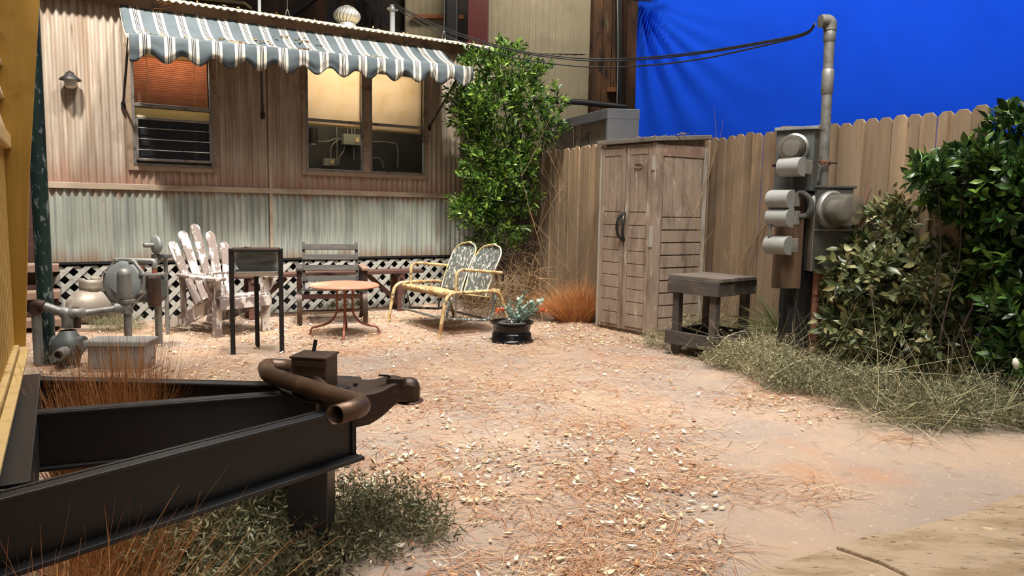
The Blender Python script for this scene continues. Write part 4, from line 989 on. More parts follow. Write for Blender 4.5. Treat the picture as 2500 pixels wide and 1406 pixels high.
# ================================================================== ADIRONDACK CHAIR
AD = thing('adirondack_chair','peeling white slatted adirondack chair behind the grill','chair',(-2.60,7.04,0),math.radians(54.5))
m_='peeling_white'
for s in (-1,1):
    MB().box((s*.265,.0,.27),(.09,.03,.54)).build('front_leg',m_,AD,bevel=.004)
    MB().prism([(-.06,.26),(-.06,.37),(.10,.36),(.62,.17),(.95,.06),(.98,.0),(.82,.0),(.45,.10),(.1,.24)],(s*.235-.012,0,0),(0,1,0),(0,0,1),(.024,0,0)).build('sled_rail',m_,AD,bevel=.003)
    arm = [(-.06,-.10),(.06,-.12),(.08,-.02),(.065,.35),(.03,.60),(-.03,.60),(-.05,.3)]
    MB().prism([(x*s,y) for x,y in arm],(s*.285,0,.54),(1,0,0),(0,1,0),(0,0,.026)).build('armrest',m_,AD,bevel=.004)
    MB().prism([(0,0),(.09,.0),(.05,-.10),(.0,-.17)],(s*.265+s*.045,0,.54),(s,0,0),(0,0,1),(0,.024,0)).build('arm_bracket',m_,AD,bevel=.003)
    MB().box((s*.265,.56,.30),(.05,.03,.52)).build('rear_post',m_,AD,bevel=.003)
MB().box((0,-.07,.315),(.56,.025,.10)).build('front_apron',m_,AD,bevel=.003)
for i in range(5):
    y = -.05+i*.095; z = .375-.0*i if y<.05 else .375-(y-.05)*.36
    MB().box((0,y+.03,z),(.56,.085,.02),Matrix.Rotation(-.33 if i>0 else 0,3,'X')).build('seat_slat',m_,AD,bevel=.003)
MB().beam((-.29,.57,.52),(.29,.57,.52),.03,.07).build('back_crossbar',m_,AD); MB().beam((-.22,.44,.23),(.22,.44,.23),.03,.07).build('lower_crossbar',m_,AD)
lens_ = [.78,.88,.95,.87,.76]
for i in range(5):
    fa = (i-2)*.085; Lb = lens_[i]; wb0,wb1 = .036,.050
    pl = [(-wb0,0),(wb0,0),(wb1,Lb-.05)]+[(wb1*math.cos(t),Lb-.05+.05*math.sin(t)) for t in [PI*k/8 for k in range(1,8)]]+[(-wb1,Lb-.05)]
    ct,st_ = math.cos(fa),math.sin(fa); pl = [((i-2)*.078+x*ct+y*st_, -x*st_+y*ct) for x,y in pl]
    up_ = Vector((0,.39,.92)).normalized()
    MB().prism(pl,(0,.40,.17),(1,0,0),up_,Vector((0,.92,-.39))*.022).build('back_slat',m_,AD,bevel=.003)

# ================================================================== ROUND RUST TABLE
RT = thing('round_table','small round rust-orange metal table with splayed rod legs','table',(-1.625,7.12,0),.15)
ht_ = .50
MB().lathe([(0,0),(.31,0),(.325,-.006),(.332,-.02),(.325,-.03),(.30,-.034),(.29,-.02),(0,-.012)],(0,0,ht_),n=56).build('table_top','table_top_rust',RT,smooth=True)
for k in range(4):
    t = PI/2*k+math.radians(-88); c_,s_ = math.cos(t),math.sin(t)
    P = [(.075,ht_-.02),(.075,.30),(.085,.20),(.15,.12),(.25,.085),(.31,.07),(.335,.0)]
    MB().tube(smooth_path([(c_*r,s_*r,z) for r,z in P],6),.0115,10).build('leg','rust_orange',RT,smooth=True)
MB().tube([(.08*math.cos(t),.08*math.sin(t),.24) for t in [2*PI*i/20 for i in range(21)]],.006,6,cap=False).build('leg_ring','rust_orange',RT,smooth=True)

# ================================================================== BLACK SLATTED ARMCHAIR
ba = G(735,797); bb_ = G(888,790); bang = math.atan2((bb_-ba).y,(bb_-ba).x)
bang = math.radians(16)
BC = thing('slatted_armchair','dark slatted garden armchair with flat metal side hoops behind the round rusty table','chair',tuple((ba+bb_)/2),bang)
hw = .335
for s in (-1,1):
    x = s*hw
    def flat(pts,name,m='wood_black'):
        P = smooth_path(pts,6); b = MB(); w_=.05; 
        vs=[]; 
        for i,p in enumerate(P):
            d = (P[min(i+1,len(P)-1)]-P[max(i-1,0)]).normalized(); n_ = Vector((0,-d.z,d.y))
            vs += [p+Vector((-w_/2,0,0))+n_*.006,p+Vector((w_/2,0,0))+n_*.006,p+Vector((w_/2,0,0))-n_*.006,p+Vector((-w_/2,0,0))-n_*.006]
        fs=[(4*i+k,4*i+(k+1)%4,4*i+4+(k+1)%4,4*i+4+k) for i in range(len(P)-1) for k in range(4)]+[(3,2,1,0),tuple(len(vs)-4+k for k in range(4))]
        b.add(vs,fs).build(name,m,BC,smooth=True)
    flat([Vector((x,.0,.0)),Vector((x,-.045,.12)),Vector((x,-.03,.26)),Vector((x,.02,.36)),Vector((x,-.02,.48)),Vector((x,-.01,.575))],'front_leg','rust_dark')
    flat([Vector((x,.52,.0)),Vector((x,.44,.10)),Vector((x,.42,.25)),Vector((x,.48,.40)),Vector((x,.52,.575))],'rear_leg','rust_dark')
    MB().box((x,.24,.59),(.07,.60,.03)).build('armrest','wood_black' if s<0 else 'wood_step',BC,bevel=.005)
    MB().beam((x*.86,.44,.34),(x*.86,.62,.84),.03,.03).build('back_post','wood_black',BC)
    MB().beam((x*.95,.0,.36),(x*.95,.48,.31),.03,.04).build('seat_rail','wood_black',BC)
for i,z in enumerate((.79,.68,.565,.45)):
    y = .44+(z-.34)*.36-.03; MB().box((0,y,z),(.60,.02,.062),Matrix.Rotation(-.33,3,'X')).build('back_slat','wood_black',BC,bevel=.003)
for i in range(5): MB().box((0,.03+i*.1,.372-i*.011),(.60,.075,.02)).build('seat_slat','wood_black',BC,bevel=.003)
MB().beam((-hw,.03,.30),(hw,.03,.30),.02,.05).build('front_rail','wood_redbrown',BC); MB().beam((-hw,.42,.10),(hw,.42,.10),.03,.012).build('stretcher','rust_dark',BC)

# ================================================================== RED-BROWN BENCH along the trailer
ub0,_z = wl(560,700,.33); ub1,_z = wl(1022,662,.33)
BN = thing('wooden_bench','long low red-brown plank bench along the trailer skirt','bench',tuple(TL(ub0,.34,0)),TA); LB = ub1-ub0
MB().box((LB/2,-.07,.475),(LB,.13,.04)).build('seat_plank','wood_redbrown',BN,bevel=.004); MB().box((LB/2,.08,.475),(LB,.13,.04)).build('seat_plank','wood_redbrown',BN,bevel=.004)
for x in (.22,LB-.28):
    for y in (-.10,.11): MB().box((x,y,.225),(.09,.04,.45)).build('leg','wood_redbrown',BN,bevel=.003)
    MB().box((x,0,.43),(.04,.26,.06)).build('cleat','wood_redbrown',BN)
    sg = 1 if x<1 else -1
    MB().beam((x,.0,.10),(x+sg*.38,.0,.44),.04,.05).build('brace','wood_redbrown',BN)

# ================================================================== METAL DOUBLE GLIDER
GL = thing('metal_glider','flaking yellow tubular double lawn seat with two grey shell backs','seat',(-.99,7.47,0),math.radians(-55.2))
X = .565; R1=.017
for s in (-1,1):
    x = s*X
    MB().tube(bend_path([(x,-.03,0),(x,.05,.43),(x,.66,.43),(x,.80,0)],.11,8),.019,12).build('side_frame','chair_yellow',GL,smooth=True)
    xa = s*.485
    MB().tube(bend_path([(xa,.20,.40),(xa,.20,.655),(xa,.74,.60)],.10,8),.016,12).build('arm','chair_yellow',GL,smooth=True)
    MB().tube(bend_path([(xa,.16,.40),(xa,.08,.17),(xa,.62,.12),(xa,.66,.40)],.09,8),.013,10).build('glider_rail','chair_shell',GL,smooth=True)
    MB().beam((x*.99,.16,.42),(xa,.20,.15),.02,.006).build('hanger','galv',GL); MB().beam((x*.99,.60,.42),(xa,.55,.13),.02,.006).build('hanger','galv',GL)
for (y,z) in ((.66,.43),): MB().tube([(-X,y,z),(X,y,z)],.014,10).build('cross_tube','chair_yellow',GL,smooth=True)
for (y,z) in ((.10,.16),(.60,.125)): MB().tube([(-.485,y,z),(.485,y,z)],.012,10).build('glider_cross','galv',GL,smooth=True)
for s in (-1,1):
    cx = s*.245
    def seat(a,b):
        y = .12+.50*b; z = .425-.07*b-.012*math.cos((a-.5)*PI) - (.05*(1-b*8)**2 if b < .125 else 0)
        return (cx+(a-.5)*.485, y - (.02*(1-b*8) if b<.125 else 0)*0, z)
    MB().grid(seat,12,16).build('seat_pan','chair_yellow',GL,smooth='all',solid=.012)
    def back(a,b):
        # rounded shell: half-width as a function of height
        hwid = .235*(1-.10*(1-b)) * (1 if b < .72 else math.sqrt(max(0,1-((b-.72)/.28)**2.3))*.999+.001)
        q = (a-.5)*2; x = cx+q*hwid; t = b*.56
        y = .60+t*.40+.035*(q*q) - .02*math.sin(PI*b) ; z = .36+t*.93
        return (x, y-.035*q*q*2, z)
    sh = MB().grid(back,14,22).build('back_shell','chair_shell',GL,smooth='all',solid=.006)
    ed_ = [back(0,i/22) for i in range(0,22)]+[back(i/14,1.0) for i in range(15)]+[back(1,1-i/22) for i in range(1,23)]
    ee = []
    for p in ed_:
        if not ee or (Vector(p)-Vector(ee[-1])).length > .012: ee.append(p)
    MB().tube(ee,.0075,8).build('rolled_rim','chair_rim',sh,smooth=True)
MB().tube([(-.485,.12,.405),(.485,.12,.405)],.024,12).build('seat_front_roll','chair_yellow',GL,smooth=True)
for x in (-.12,.12): MB().beam((x,.62,.36),(x,.77,.62),.035,.006).build('back_strap','galv',GL)

# ================================================================== WHEEL RIM PLANTER
WRm = thing('wheel_rim','black steel car wheel rim lying flat before the metal seat','wheel rim',(.005,6.93,0),0)
MB().lathe([(.205,.0),(.212,.004),(.212,.014),(.197,.022),(.188,.04),(.186,.075),(.178,.085),(.172,.095),(.172,.115),(.180,.125),(.180,.15),(.192,.165),(.207,.178),(.208,.190),(.200,.192),(.185,.175),(.170,.15),(.160,.12)],(0,0,0),n=64).build('rim_barrel','glossy_black',WRm,smooth=True)
MB().lathe([(.165,.13),(.15,.165),(.12,.185),(.085,.182),(.07,.165),(.045,.165),(.045,.14)],(0,0,0),n=48).build('wheel_disc','rim_face',WRm,smooth=True)
for k in range(5):
    t=2*PI*k/5; MB().lathe([(0,.012),(.009,.012),(.009,0)],(.062*math.cos(t),.062*math.sin(t),.166),n=6).build('lug_hole','black_iron',WRm)

# ================================================================== TRAILER HITCH (A-frame tongue)
ZH = .58
def H2(px,py,z=ZH): p = G(px,py,z); return Vector((p.x,p.y,0))
axd = (H2(650,957)-H2(90,1005)).normalized()              # axis direction
HI = thing('trailer_hitch','big black steel A-frame trailer tongue with coupler in the left foreground','trailer hitch',(-1.2,2.2,0),0)
BH = .175; FW = .062
def ibeam(name, a, b, ext0=0, ext1=0, out=1):
    """channel: top flange, web, bottom flange, from a to b at the top plane. out = side of the open face"""
    a = Vector((a.x,a.y,ZH)); b = Vector((b.x,b.y,ZH)); d = (b-a).normalized(); a = a-d*ext0; b = b+d*ext1
    n = Vector((d.y,-d.x,0))*out; m = MB()
    m.prism([(0,0),(1,0),(1,1),(0,1)], a-n*FW/2, (b-a), n*FW, (0,0,-.010))
    m.prism([(0,0),(1,0),(1,1),(0,1)], a-n*FW/2+Vector((0,0,-BH)), (b-a), n*(FW+.012), (0,0,-.014))
    m.prism([(0,0),(1,0),(1,1),(0,1)], a+n*(FW/2-.016 if name != 'near_arm' else -.016), (b-a), n*.012, (0,0,-BH))
    return m.build(name,'beam_black',HI,world=True,bevel=.003)
near0, near1 = H2(-140,1248), H2(905,992)
# near arm passes through left frame edge mid-flange (0,1205) and the tip
nA = H2(0,1207); nB = H2(870,985)
ibeam('near_arm', nA, nB, .5, .0, 1)
fA = H2(110,923); fB = H2(660,935)
ibeam('far_arm', fA, fB, .1,.12,-1)
mA = H2(90,1004); mB = H2(655,960)
ibeam('centre_bar', mA, mB, .05,.1, 1)
cA = H2(92,925); cB = H2(-20,1225); cB2 = H2(20,1195)
cd = (H2(75,1160)-H2(92,990)).normalized(); 
# crossmember: inner top edge runs through (92,990) and (75,1160)
i0 = H2(93,985); i1 = H2(76,1160); dC = (i1-i0).normalized(); nC = Vector((dC.y,-dC.x,0))
if nC.x > 0: nC = -nC
s0 = i0-dC*.50; L_ = .5+(i1-i0).length+.045
MB().prism([(0,0),(1,0),(1,1),(0,1)], s0+Vector((0,0,ZH+.001)), dC*L_, nC*.092, (0,0,-.012)).prism([(0,0),(1,0),(1,1),(0,1)], s0+nC*.0+Vector((0,0,ZH)), dC*L_, nC*.012, (0,0,-BH)).build('crossmember','beam_black',HI,world=True,bevel=.003)
# gusset plate
gus = [H2(560,925),H2(700,915),H2(760,930),H2(900,970),H2(862,992),H2(780,990),H2(735,1003)]
gus = [H2(648,925),H2(720,918),H2(880,925),H2(905,960),H2(870,988),H2(800,990),H2(745,985),H2(690,960)]
MB().prism([(p.x,p.y) for p in gus],(0,0,ZH+.002),(1,0,0),(0,1,0),(0,0,.008)).build('gusset_plate','beam_black',HI,world=True,bevel=.002)
# end of the near arm: boxed tip
tip = H2(868,985); dn = (nB-nA).normalized(); nn = Vector((dn.y,-dn.x,0))
# coupler: tapered stamped body along the axis
noseP = H2(1012,948,.60); base = H2(770,955); cdv = (H2(1012,948)-H2(760,962)).normalized(); cnv = Vector((cdv.y,-cdv.x,0))
c0_ = H2(765,962); Lc = (H2(1012,948)-c0_).length
def coup(a,b):
    # a along, b across (-1..1): top deck then skirt
    s = a*Lc; hw_ = .165*(1-a)**1.0+.036
    q = (b-.5)*2; hump = .022*math.exp(-((a-.80)/.13)**2) + (.018 if a > .9 else 0)*0
    skirt = .10 if a < .5 else .10-.040*min(1,(a-.5)/.32)
    if abs(q) > .62:
        k_ = (abs(q)-.62)/.38; y = math.copysign(hw_,q); z = ZH+.014+hump - skirt*k_ - .004
    else:
        y = q/.62*hw_; z = ZH+.014+hump+ .006*(1-(q/.62)**4)
    p = c0_+cdv*s+cnv*y; return (p.x,p.y,z)
MB().grid(coup,26,26).build('coupler_body','rust_dark',HI,world=True,smooth=True,solid=.006)
np_ = c0_+cdv*(Lc-.022)
MB().lathe([(.040,-.045),(.042,-.02),(.042,.0),(.038,.018),(.028,.031),(.014,.038),(0,.039)],Vector((np_.x,np_.y,ZH+.004)),n=28).build('ball_socket','rust_dark',HI,world=True,smooth=True)
MB().lathe([(.0,0),(.052,0),(.056,.004),(.052,.008),(0,.008)],Vector((np_.x,np_.y,ZH-.048)),n=28).build('socket_lip','rust_dark',HI,world=True,smooth=True)
# latch
l0 = G(938,920,ZH+.045); l1 = G(985,925,ZH+.045)
MB().beam(G(945,932,ZH+.04),G(990,934,ZH+.04),.03,.035).build('latch_block','rust_dark',HI,world=True,bevel=.004)
MB().beam(G(925,916,ZH+.065),G(948,917,ZH+.065),.012,.005).beam(G(948,917,ZH+.065),G(955,926,ZH+.05),.012,.005).build('latch_lever','black_iron',HI,world=True)
# round jack hole and bolts
hq = G(834,945,ZH+.024); MB().lathe([(0,0),(.030,0),(.032,.002),(0,.002)],hq,n=28).build('jack_hole','black_void',HI,world=True)
for (px,py) in ((812,939),(868,940),(832,951)):
    q = G(px,py,ZH+.026); MB().lathe([(0,.008),(.009,.008),(.009,0)],q,n=6).build('bolt','rust_dark',HI,world=True)
# jack housing box
jb = G(757,972,ZH); jx = axd; jr = math.atan2(jx.y,jx.x)+math.radians(-38)
JR = Matrix.Rotation(math.radians(-8),3,'Z'); jt = Vector((G(765,965,ZH+.01).x,G(765,965,ZH+.01).y,0))
jc = Vector((jt.x-.01, jt.y+.06, ZH+.075))
jbx = MB().box(jc,(.125,.115,.13),JR).build('jack_housing','rust_dark',HI,world=True,bevel=.004)
MB().box(jc+Vector((0,0,.066)),(.135,.125,.008),JR).build('housing_lid','rust_dark',jbx,world=True,bevel=.002)
MB().box(jc+Vector((.0,-.062,.045)),(.12,.004,.02),JR).build('housing_lip','rust_dark',jbx,world=True,bevel=.001)
MB().tube([jc+Vector((.015,-.05,-.005)),jc+Vector((.075,-.13,-.022))],.014,14).build('shaft_stub','rust_pipe',jbx,world=True,smooth=True)
MB().tube([jc+Vector((-.02,.05,.05)),jc+Vector((-.012,.06,.11))],.007,8).build('pin','black_iron',jbx,world=True)
# crank tube, thick bent pipe lying over the tongue
K = [AT(712,896,2.78),AT(665,893,2.74),AT(655,912,2.64),AT(700,936,2.52),AT(872,984,2.28),AT(893,1000,2.20),AT(822,1012,2.10)]
MB().tube(bend_path([AT(712,897,2.80),AT(648,893,2.78),AT(640,915,2.55) if False else AT(655,915,2.62),AT(893,990,2.24),AT(818,1014,2.08)],.055,8),.0285,20,cap=False).build('crank_tube','rust_pipe',HI,world=True,smooth='all',solid=.004)
MB().prism([(0,0),(1,0),(1,1),(0,1)],Vector((mB.x,mB.y,ZH)),Vector((nB.x-mB.x-.01,nB.y-mB.y-.02,0)),(0,0,-BH),Vector((.01,.004,0))).build('end_plate','beam_black',HI,world=True)
MB().prism([(0,0),(1,0),(1,1),(0,1)],Vector((fB.x+.05,fB.y-.01,ZH)),Vector((nB.x-fB.x-.06,nB.y-fB.y,0)),(0,0,-BH),Vector((.01,.004,0))).build('end_plate','beam_black',HI,world=True)
# drop leg under the tongue
lg = H2(765,1150); fx_ = G(765,1392); 
MB().box((fx_.x-.01,fx_.y+.03,.20),(.135,.11,.42)).build('drop_leg','beam_black',HI,world=True,bevel=.004)
MB().box((fx_.x-.075,fx_.y+.13,.20),(.012,.1,.42)).build('drop_leg_plate','beam_black',HI,world=True,bevel=.002)
MB().box((fx_.x-.01,fx_.y+.03,.006),(.22,.2,.012)).build('foot_plate','rust_dark',HI,world=True,bevel=.002)

# ================================================================== YELLOW TRAILER FRONT at the left edge
wo = Vector((G(61,832,.655).x,G(61,832,.655).y,0)); w_n = G(3,1104,.60); dW = (Vector((w_n.x,w_n.y,0))-wo).normalized(); outn_ = Vector((-dW.y,dW.x,0)) #                     # foot of the wall, just behind the crossmember
YT = thing('yellow_trailer','gold-painted trailer front with ribbed siding at the left edge','trailer',(wo.x,wo.y,0),math.atan2(dW.y,dW.x))
# local x runs towards the camera along the wall, local y = away from the tongue?
yx, yy = frame_axes(YT); outn = outn_ if outn_.x > 0 else -outn_; sg_ = 1 if yy.dot(outn) > 0 else -1     # sg_: +y points out
def yl(px,py,off=0.0):
    p = PL(px,py,wo+outn*off,outn); return (p-wo).dot(yx), p.z
Wz0 = .655; LZ = yl(22,350)[1]
YL = 2.4
MB().box((YL/2+.02,-sg_*.10,.62),(YL,.16,.05)).build('sill','cream_trim',YT,bevel=.004)
MB().box((YL/2+.02,-sg_*.008,.600),(YL,.03,.014)).build('sill_moulding','cream_trim',YT,bevel=.003)
MB().box((YL/2+.02,sg_*.0,.626),(YL,.03,.014)).build('sill_moulding','cream_trim',YT,bevel=.003)
nrb = 36
for i in range(nrb):
    x = .03+i*.075
    MB().prism([(-.024,-.02),(.024,-.02),(.017,.030),(-.017,.030)],(x+.032,-sg_*.065,Wz0),(1,0,0),(0,sg_,0),(0,0,LZ-Wz0)).build('siding_rib','gold_ribs',YT,bevel=.002)
MB().box((YL/2,-sg_*.105,(Wz0+2.6)/2),(YL,.04,2.6-Wz0)).build('front_panel','gold_paint',YT)
MB().box((YL/2+.02,-sg_*.035,LZ+.03),(YL,.05,.06)).build('belt_rail','cream_trim',YT,bevel=.006)
for i in range(9):
    z = LZ+.06+i*.13
    MB().prism([(0,0),(.036,.012),(.006,.13),(0,.13)],(.02,-sg_*.06,z),(0,sg_,0),(0,0,1),(YL,0,0)).build('lap_siding','cream_siding',YT,bevel=.003)
# flared corner fin
zt = 2.5; f0 = .015; f1 = .125
MB().prism([(-.12,Wz0-.02),(f0-.012,Wz0-.02),(.045,1.33),(.115,2.09),(.155,zt),(-.12,zt)],(.0,0,0),(0,sg_,0),(0,0,1),(.03,0,0)).build('corner_fin','gold_paint',YT,bevel=.003)
MB().box((YL/2+.3,-sg_*.9,1.6),(YL+.6,1.5,1.95)).build('trailer_body','gold_paint',YT)

# ================================================================== PLANTS
TV, TF = leaf_template(.42,.18,.14); TVN, TFN = leaf_template(.34,.10,.16); TVR, TFR = leaf_template(.8,.1,.1); TVW, TFW = leaf_template(.22,.15,.2)
def sprigs(blobs, n, per, slen, lsize, spread=1.0, upw=.4, shell=.55, lj=.25):
    vol = np.array([b[1][0]*b[1][1]*b[1][2] for b in blobs])**.75; pr = vol/vol.sum()
    idx = rng.choice(len(blobs), n, p=pr); C_ = np.array([list(b[0]) for b in blobs])[idx]; R_ = np.array([b[1] for b in blobs])[idx]
    d = rng.normal(size=(n,3)); d /= np.linalg.norm(d,axis=1,keepdims=True); rad = shell+(1-shell)*rng.random(n)**.7
    P = C_ + d*R_*rad[:,None]
    D = d*.7 + np.array([0,0,upw]) + rng.normal(size=(n,3))*.35; D /= np.linalg.norm(D,axis=1,keepdims=True)
    allT=[]; allD=[]; allS=[]
    sidev = np.cross(D, rng.normal(size=(n,3))); sidev /= np.linalg.norm(sidev,axis=1,keepdims=True); s2 = np.cross(D,sidev)
    for k in range(per):
        t = (k+1)/per; an = k*2.4+rng.random(n)*.6
        side = sidev*np.cos(an)[:,None]+s2*np.sin(an)[:,None]
        ld = D*(.45+.5*t)+side*spread*(1.05-.45*t); allT.append(P+D*slen*(t-.5)); allD.append(ld); allS.append(lsize*(1+lj*rng.normal(size=n)).clip(.45,1.7))
    T = np.concatenate(allT); Dd = np.concatenate(allD); S = np.concatenate(allS)
    return T, Dd, S, P, D
def plant_leaves(t, T, Dd, S, m, m1, n1, tv=TV, tf=TF, name='leaf'):
    """the n1 nearest camera-facing leaves become single parts, the rest one part"""
    keep = T[:,2] > .03; T=T[keep]; Dd=Dd[keep]; S=S[keep]
    R = rot_from(Dd, rng.normal(size=len(T))*.9)
    inv = np.array(INV[t.name]); Tl = T@inv[:3,:3].T+inv[:3,3]; Rl = np.einsum('ij,njk->nik', inv[:3,:3], R)
    dist = np.linalg.norm(T-np.array([0,0,CH]),axis=1)/S; order = np.argsort(dist+rng.random(len(T))*dist.mean()*.25)
    one = order[:n1]; rest = order[n1:]
    V,Fc = scatter(tv,tf,Rl[rest],Tl[rest],S[rest]); finish('foliage', np_mesh('foliage',V,Fc), m, t, smooth='all', kind='stuff')
    me0 = MB().add([tuple(p) for p in tv], tf).mesh('leaf'); first = None
    for i in one:
        if first is None: o = first = finish(name, me0, m1, t, smooth='all')
        else: o = first.copy(); COL.objects.link(o)
        M_ = np.eye(4); M_[:3,:3] = Rl[i]*S[i]; M_[:3,3] = Tl[i]; o.matrix_basis = Matrix(M_.tolist())
def px_blob(px,py,Y,rpx,rpy,ry): 
    c = AT(px,py,Y); k = Y/FPX; return (c,(rpx*k,ry,rpy*k))
def stems(t, pts_from, n, m='bark', r=.012, wob=.12):
    mb = MB(); 
    for i in range(n):
        a = Vector(pts_from[i%len(pts_from)][0]); b = Vector(pts_from[i%len(pts_from)][1]); L = (b-a).length
        P = [a.lerp(b,k/5)+Vector((rnd.uniform(-1,1),rnd.uniform(-1,1),0))*wob*L*.3*(k>0) for k in range(6)]
        P = smooth_path(P,3); q = len(P); MB().tube(P,[r*(1-.7*i_/q) for i_ in range(q)],7).build('stem',m,t,world=True,smooth=True)

# leafy tree between trailer and fence
tb = G(1238,745); TREE = thing('leafy_shrub_tree','tall bright green leafy tree between the trailer end and the fence','tree',(tb.x,tb.y,0),0)
YT_ = tb.y-.15
blobs = [px_blob(1160,160,YT_,34,38,.25),px_blob(1235,175,YT_,62,60,.35),px_blob(1285,235,YT_-.1,55,50,.3),px_blob(1215,270,YT_,85,75,.45),px_blob(1160,260,YT_-.25,55,50,.3),
  px_blob(1350,250,YT_-.2,28,42,.2),px_blob(1330,310,YT_-.2,48,35,.25),px_blob(1375,315,YT_-.2,16,12,.12),px_blob(1235,365,YT_,75,65,.4),px_blob(1165,400,YT_-.2,42,62,.3),px_blob(1165,340,YT_-.1,30,40,.2),px_blob(1250,430,YT_-.1,62,55,.35),
  px_blob(1285,395,YT_-.1,32,40,.25),px_blob(1200,480,YT_-.1,62,55,.35),px_blob(1150,520,YT_-.25,48,36,.3),px_blob(1225,550,YT_,75,55,.4),px_blob(1285,490,YT_,32,40,.25),px_blob(1210,600,YT_,60,35,.35)]
blobs += [px_blob(1125,245,YT_-.3,40,34,.2),px_blob(1130,300,YT_-.3,36,30,.2),px_blob(1118,500,YT_-.3,30,22,.15),px_blob(1245,120,YT_,36,22,.2),px_blob(1310,170,YT_,34,20,.2)]
T,D,S,P_,_D = sprigs(blobs, 1750, 7, .13, .070, .9, .55, .35)
plant_leaves(TREE,T,D,S,'tree_leaf','tree_leaf_one',300,TVN,TFN)
stems(TREE,[((tb.x+dx,tb.y+dy,0),tuple(AT(px,py,YT_))) for dx,dy,px,py in ((0,0,1230,200),(.08,.05,1290,240),(-.1,0,1170,200),(.15,.1,1350,260),(-.05,.05,1200,300),(.1,0,1260,340),(-.12,.02,1160,380))],7,'bark',.02)

# broad grey-olive shrub on the right, in front of the fence
sb = G(2200,960); SB = thing('olive_shrub','broad shrub with dull olive and tan leaves right of the meter post','shrub',(sb.x,sb.y+.4,0),0)
Ys = sb.y+.5
blobs = [px_blob(2150,560,Ys+.3,75,70,.35),px_blob(2240,520,Ys+.3,90,60,.4),px_blob(2330,560,Ys+.1,80,85,.4),px_blob(2120,680,Ys+.1,95,75,.4),px_blob(2230,680,Ys,110,95,.5),px_blob(2350,700,Ys,90,95,.45),px_blob(2080,800,Ys+.1,75,70,.35),
  px_blob(2190,820,Ys-.1,110,85,.45),px_blob(2320,840,Ys-.1,110,90,.45),px_blob(2420,820,Ys-.2,80,110,.4),px_blob(2100,620,Ys+.2,40,40,.2),px_blob(2060,730,Ys+.3,55,60,.2),px_blob(2420,930,Ys-.2,70,60,.3)]
T,D,S,P_,_D = sprigs(blobs, 1550, 6, .10, .078, 1.0, .25, .45)
plant_leaves(SB,T,D,S,'bush_leaf','bush_leaf_one',300,TV,TF)
stems(SB,[((AT(px,py,Ys).x*.8+sb.x*.2,sb.y+.5,0),tuple(AT(px,py,Ys+.2))) for px,py in ((2110,460),(2240,470),(2160,560),(2320,470),(2380,640),(2080,600))],6,'bark',.009)
# long shoots standing proud of it
for (x0,y0,x1,y1) in ((2095,560,2120,440),(2215,520,2240,440),(2280,500,2300,400)):
    a = AT(x0,y0,Ys+.2); b = AT(x1,y1,Ys+.2); MB().tube(smooth_path([a,a.lerp(b,.5)+Vector((.01,0,0)),b],4),.004,5).build('shoot','rust_iron_pipe',SB,world=True)
# glossy green hedge, far right
hb = G(2440,1010); HB = thing('green_hedge','tall glossy dark green hedge with lime shoot tips at the right edge','hedge',(hb.x,hb.y+.2,0),0)
Yh = hb.y+.45
blobs = [px_blob(2475,320,Yh,40,50,.2),px_blob(2365,385,Yh+.1,50,40,.25),px_blob(2425,420,Yh,75,60,.35),px_blob(2330,460,Yh+.2,60,50,.3),px_blob(2480,480,Yh-.1,85,80,.4),px_blob(2400,500,Yh+.1,80,70,.4),px_blob(2490,620,Yh-.1,85,85,.4),px_blob(2430,640,Yh+.1,70,90,.4),
   px_blob(2500,760,Yh-.2,80,90,.35),px_blob(2490,890,Yh-.3,60,70,.3),px_blob(2270,420,Yh+.2,38,28,.2),px_blob(2560,600,Yh,80,300,.4),px_blob(2260,430,Yh,40,20,.12)]
T,D,S,P_,_D = sprigs(blobs, 1150, 7, .11, .088, .9, .55, .4)
plant_leaves(HB,T,D,S,'hedge_leaf','hedge_leaf_one',300,TV,TF)
stems(HB,[((hb.x+dx,hb.y+.5,0),tuple(AT(px,py,Yh))) for dx,px,py in ((0,2440,420),(-.1,2350,400),(.1,2490,330),(-.15,2300,440),(.05,2400,560),(.15,2480,560))],6,'bark',.008)
q = AT(2476,892,Yh-.55)
bd = MB().lathe([(0,0),(.012,.01),(.02,.035),(.017,.06),(.006,.078),(0,.08)],(0,0,0),(.25,0,-1),n=14).build('lily_bud','bud_white',smooth=True); bd.location = q+Vector((0,0,.05)); tag(bd,'single white flower bud hanging at the foot of the dark hedge','flower')

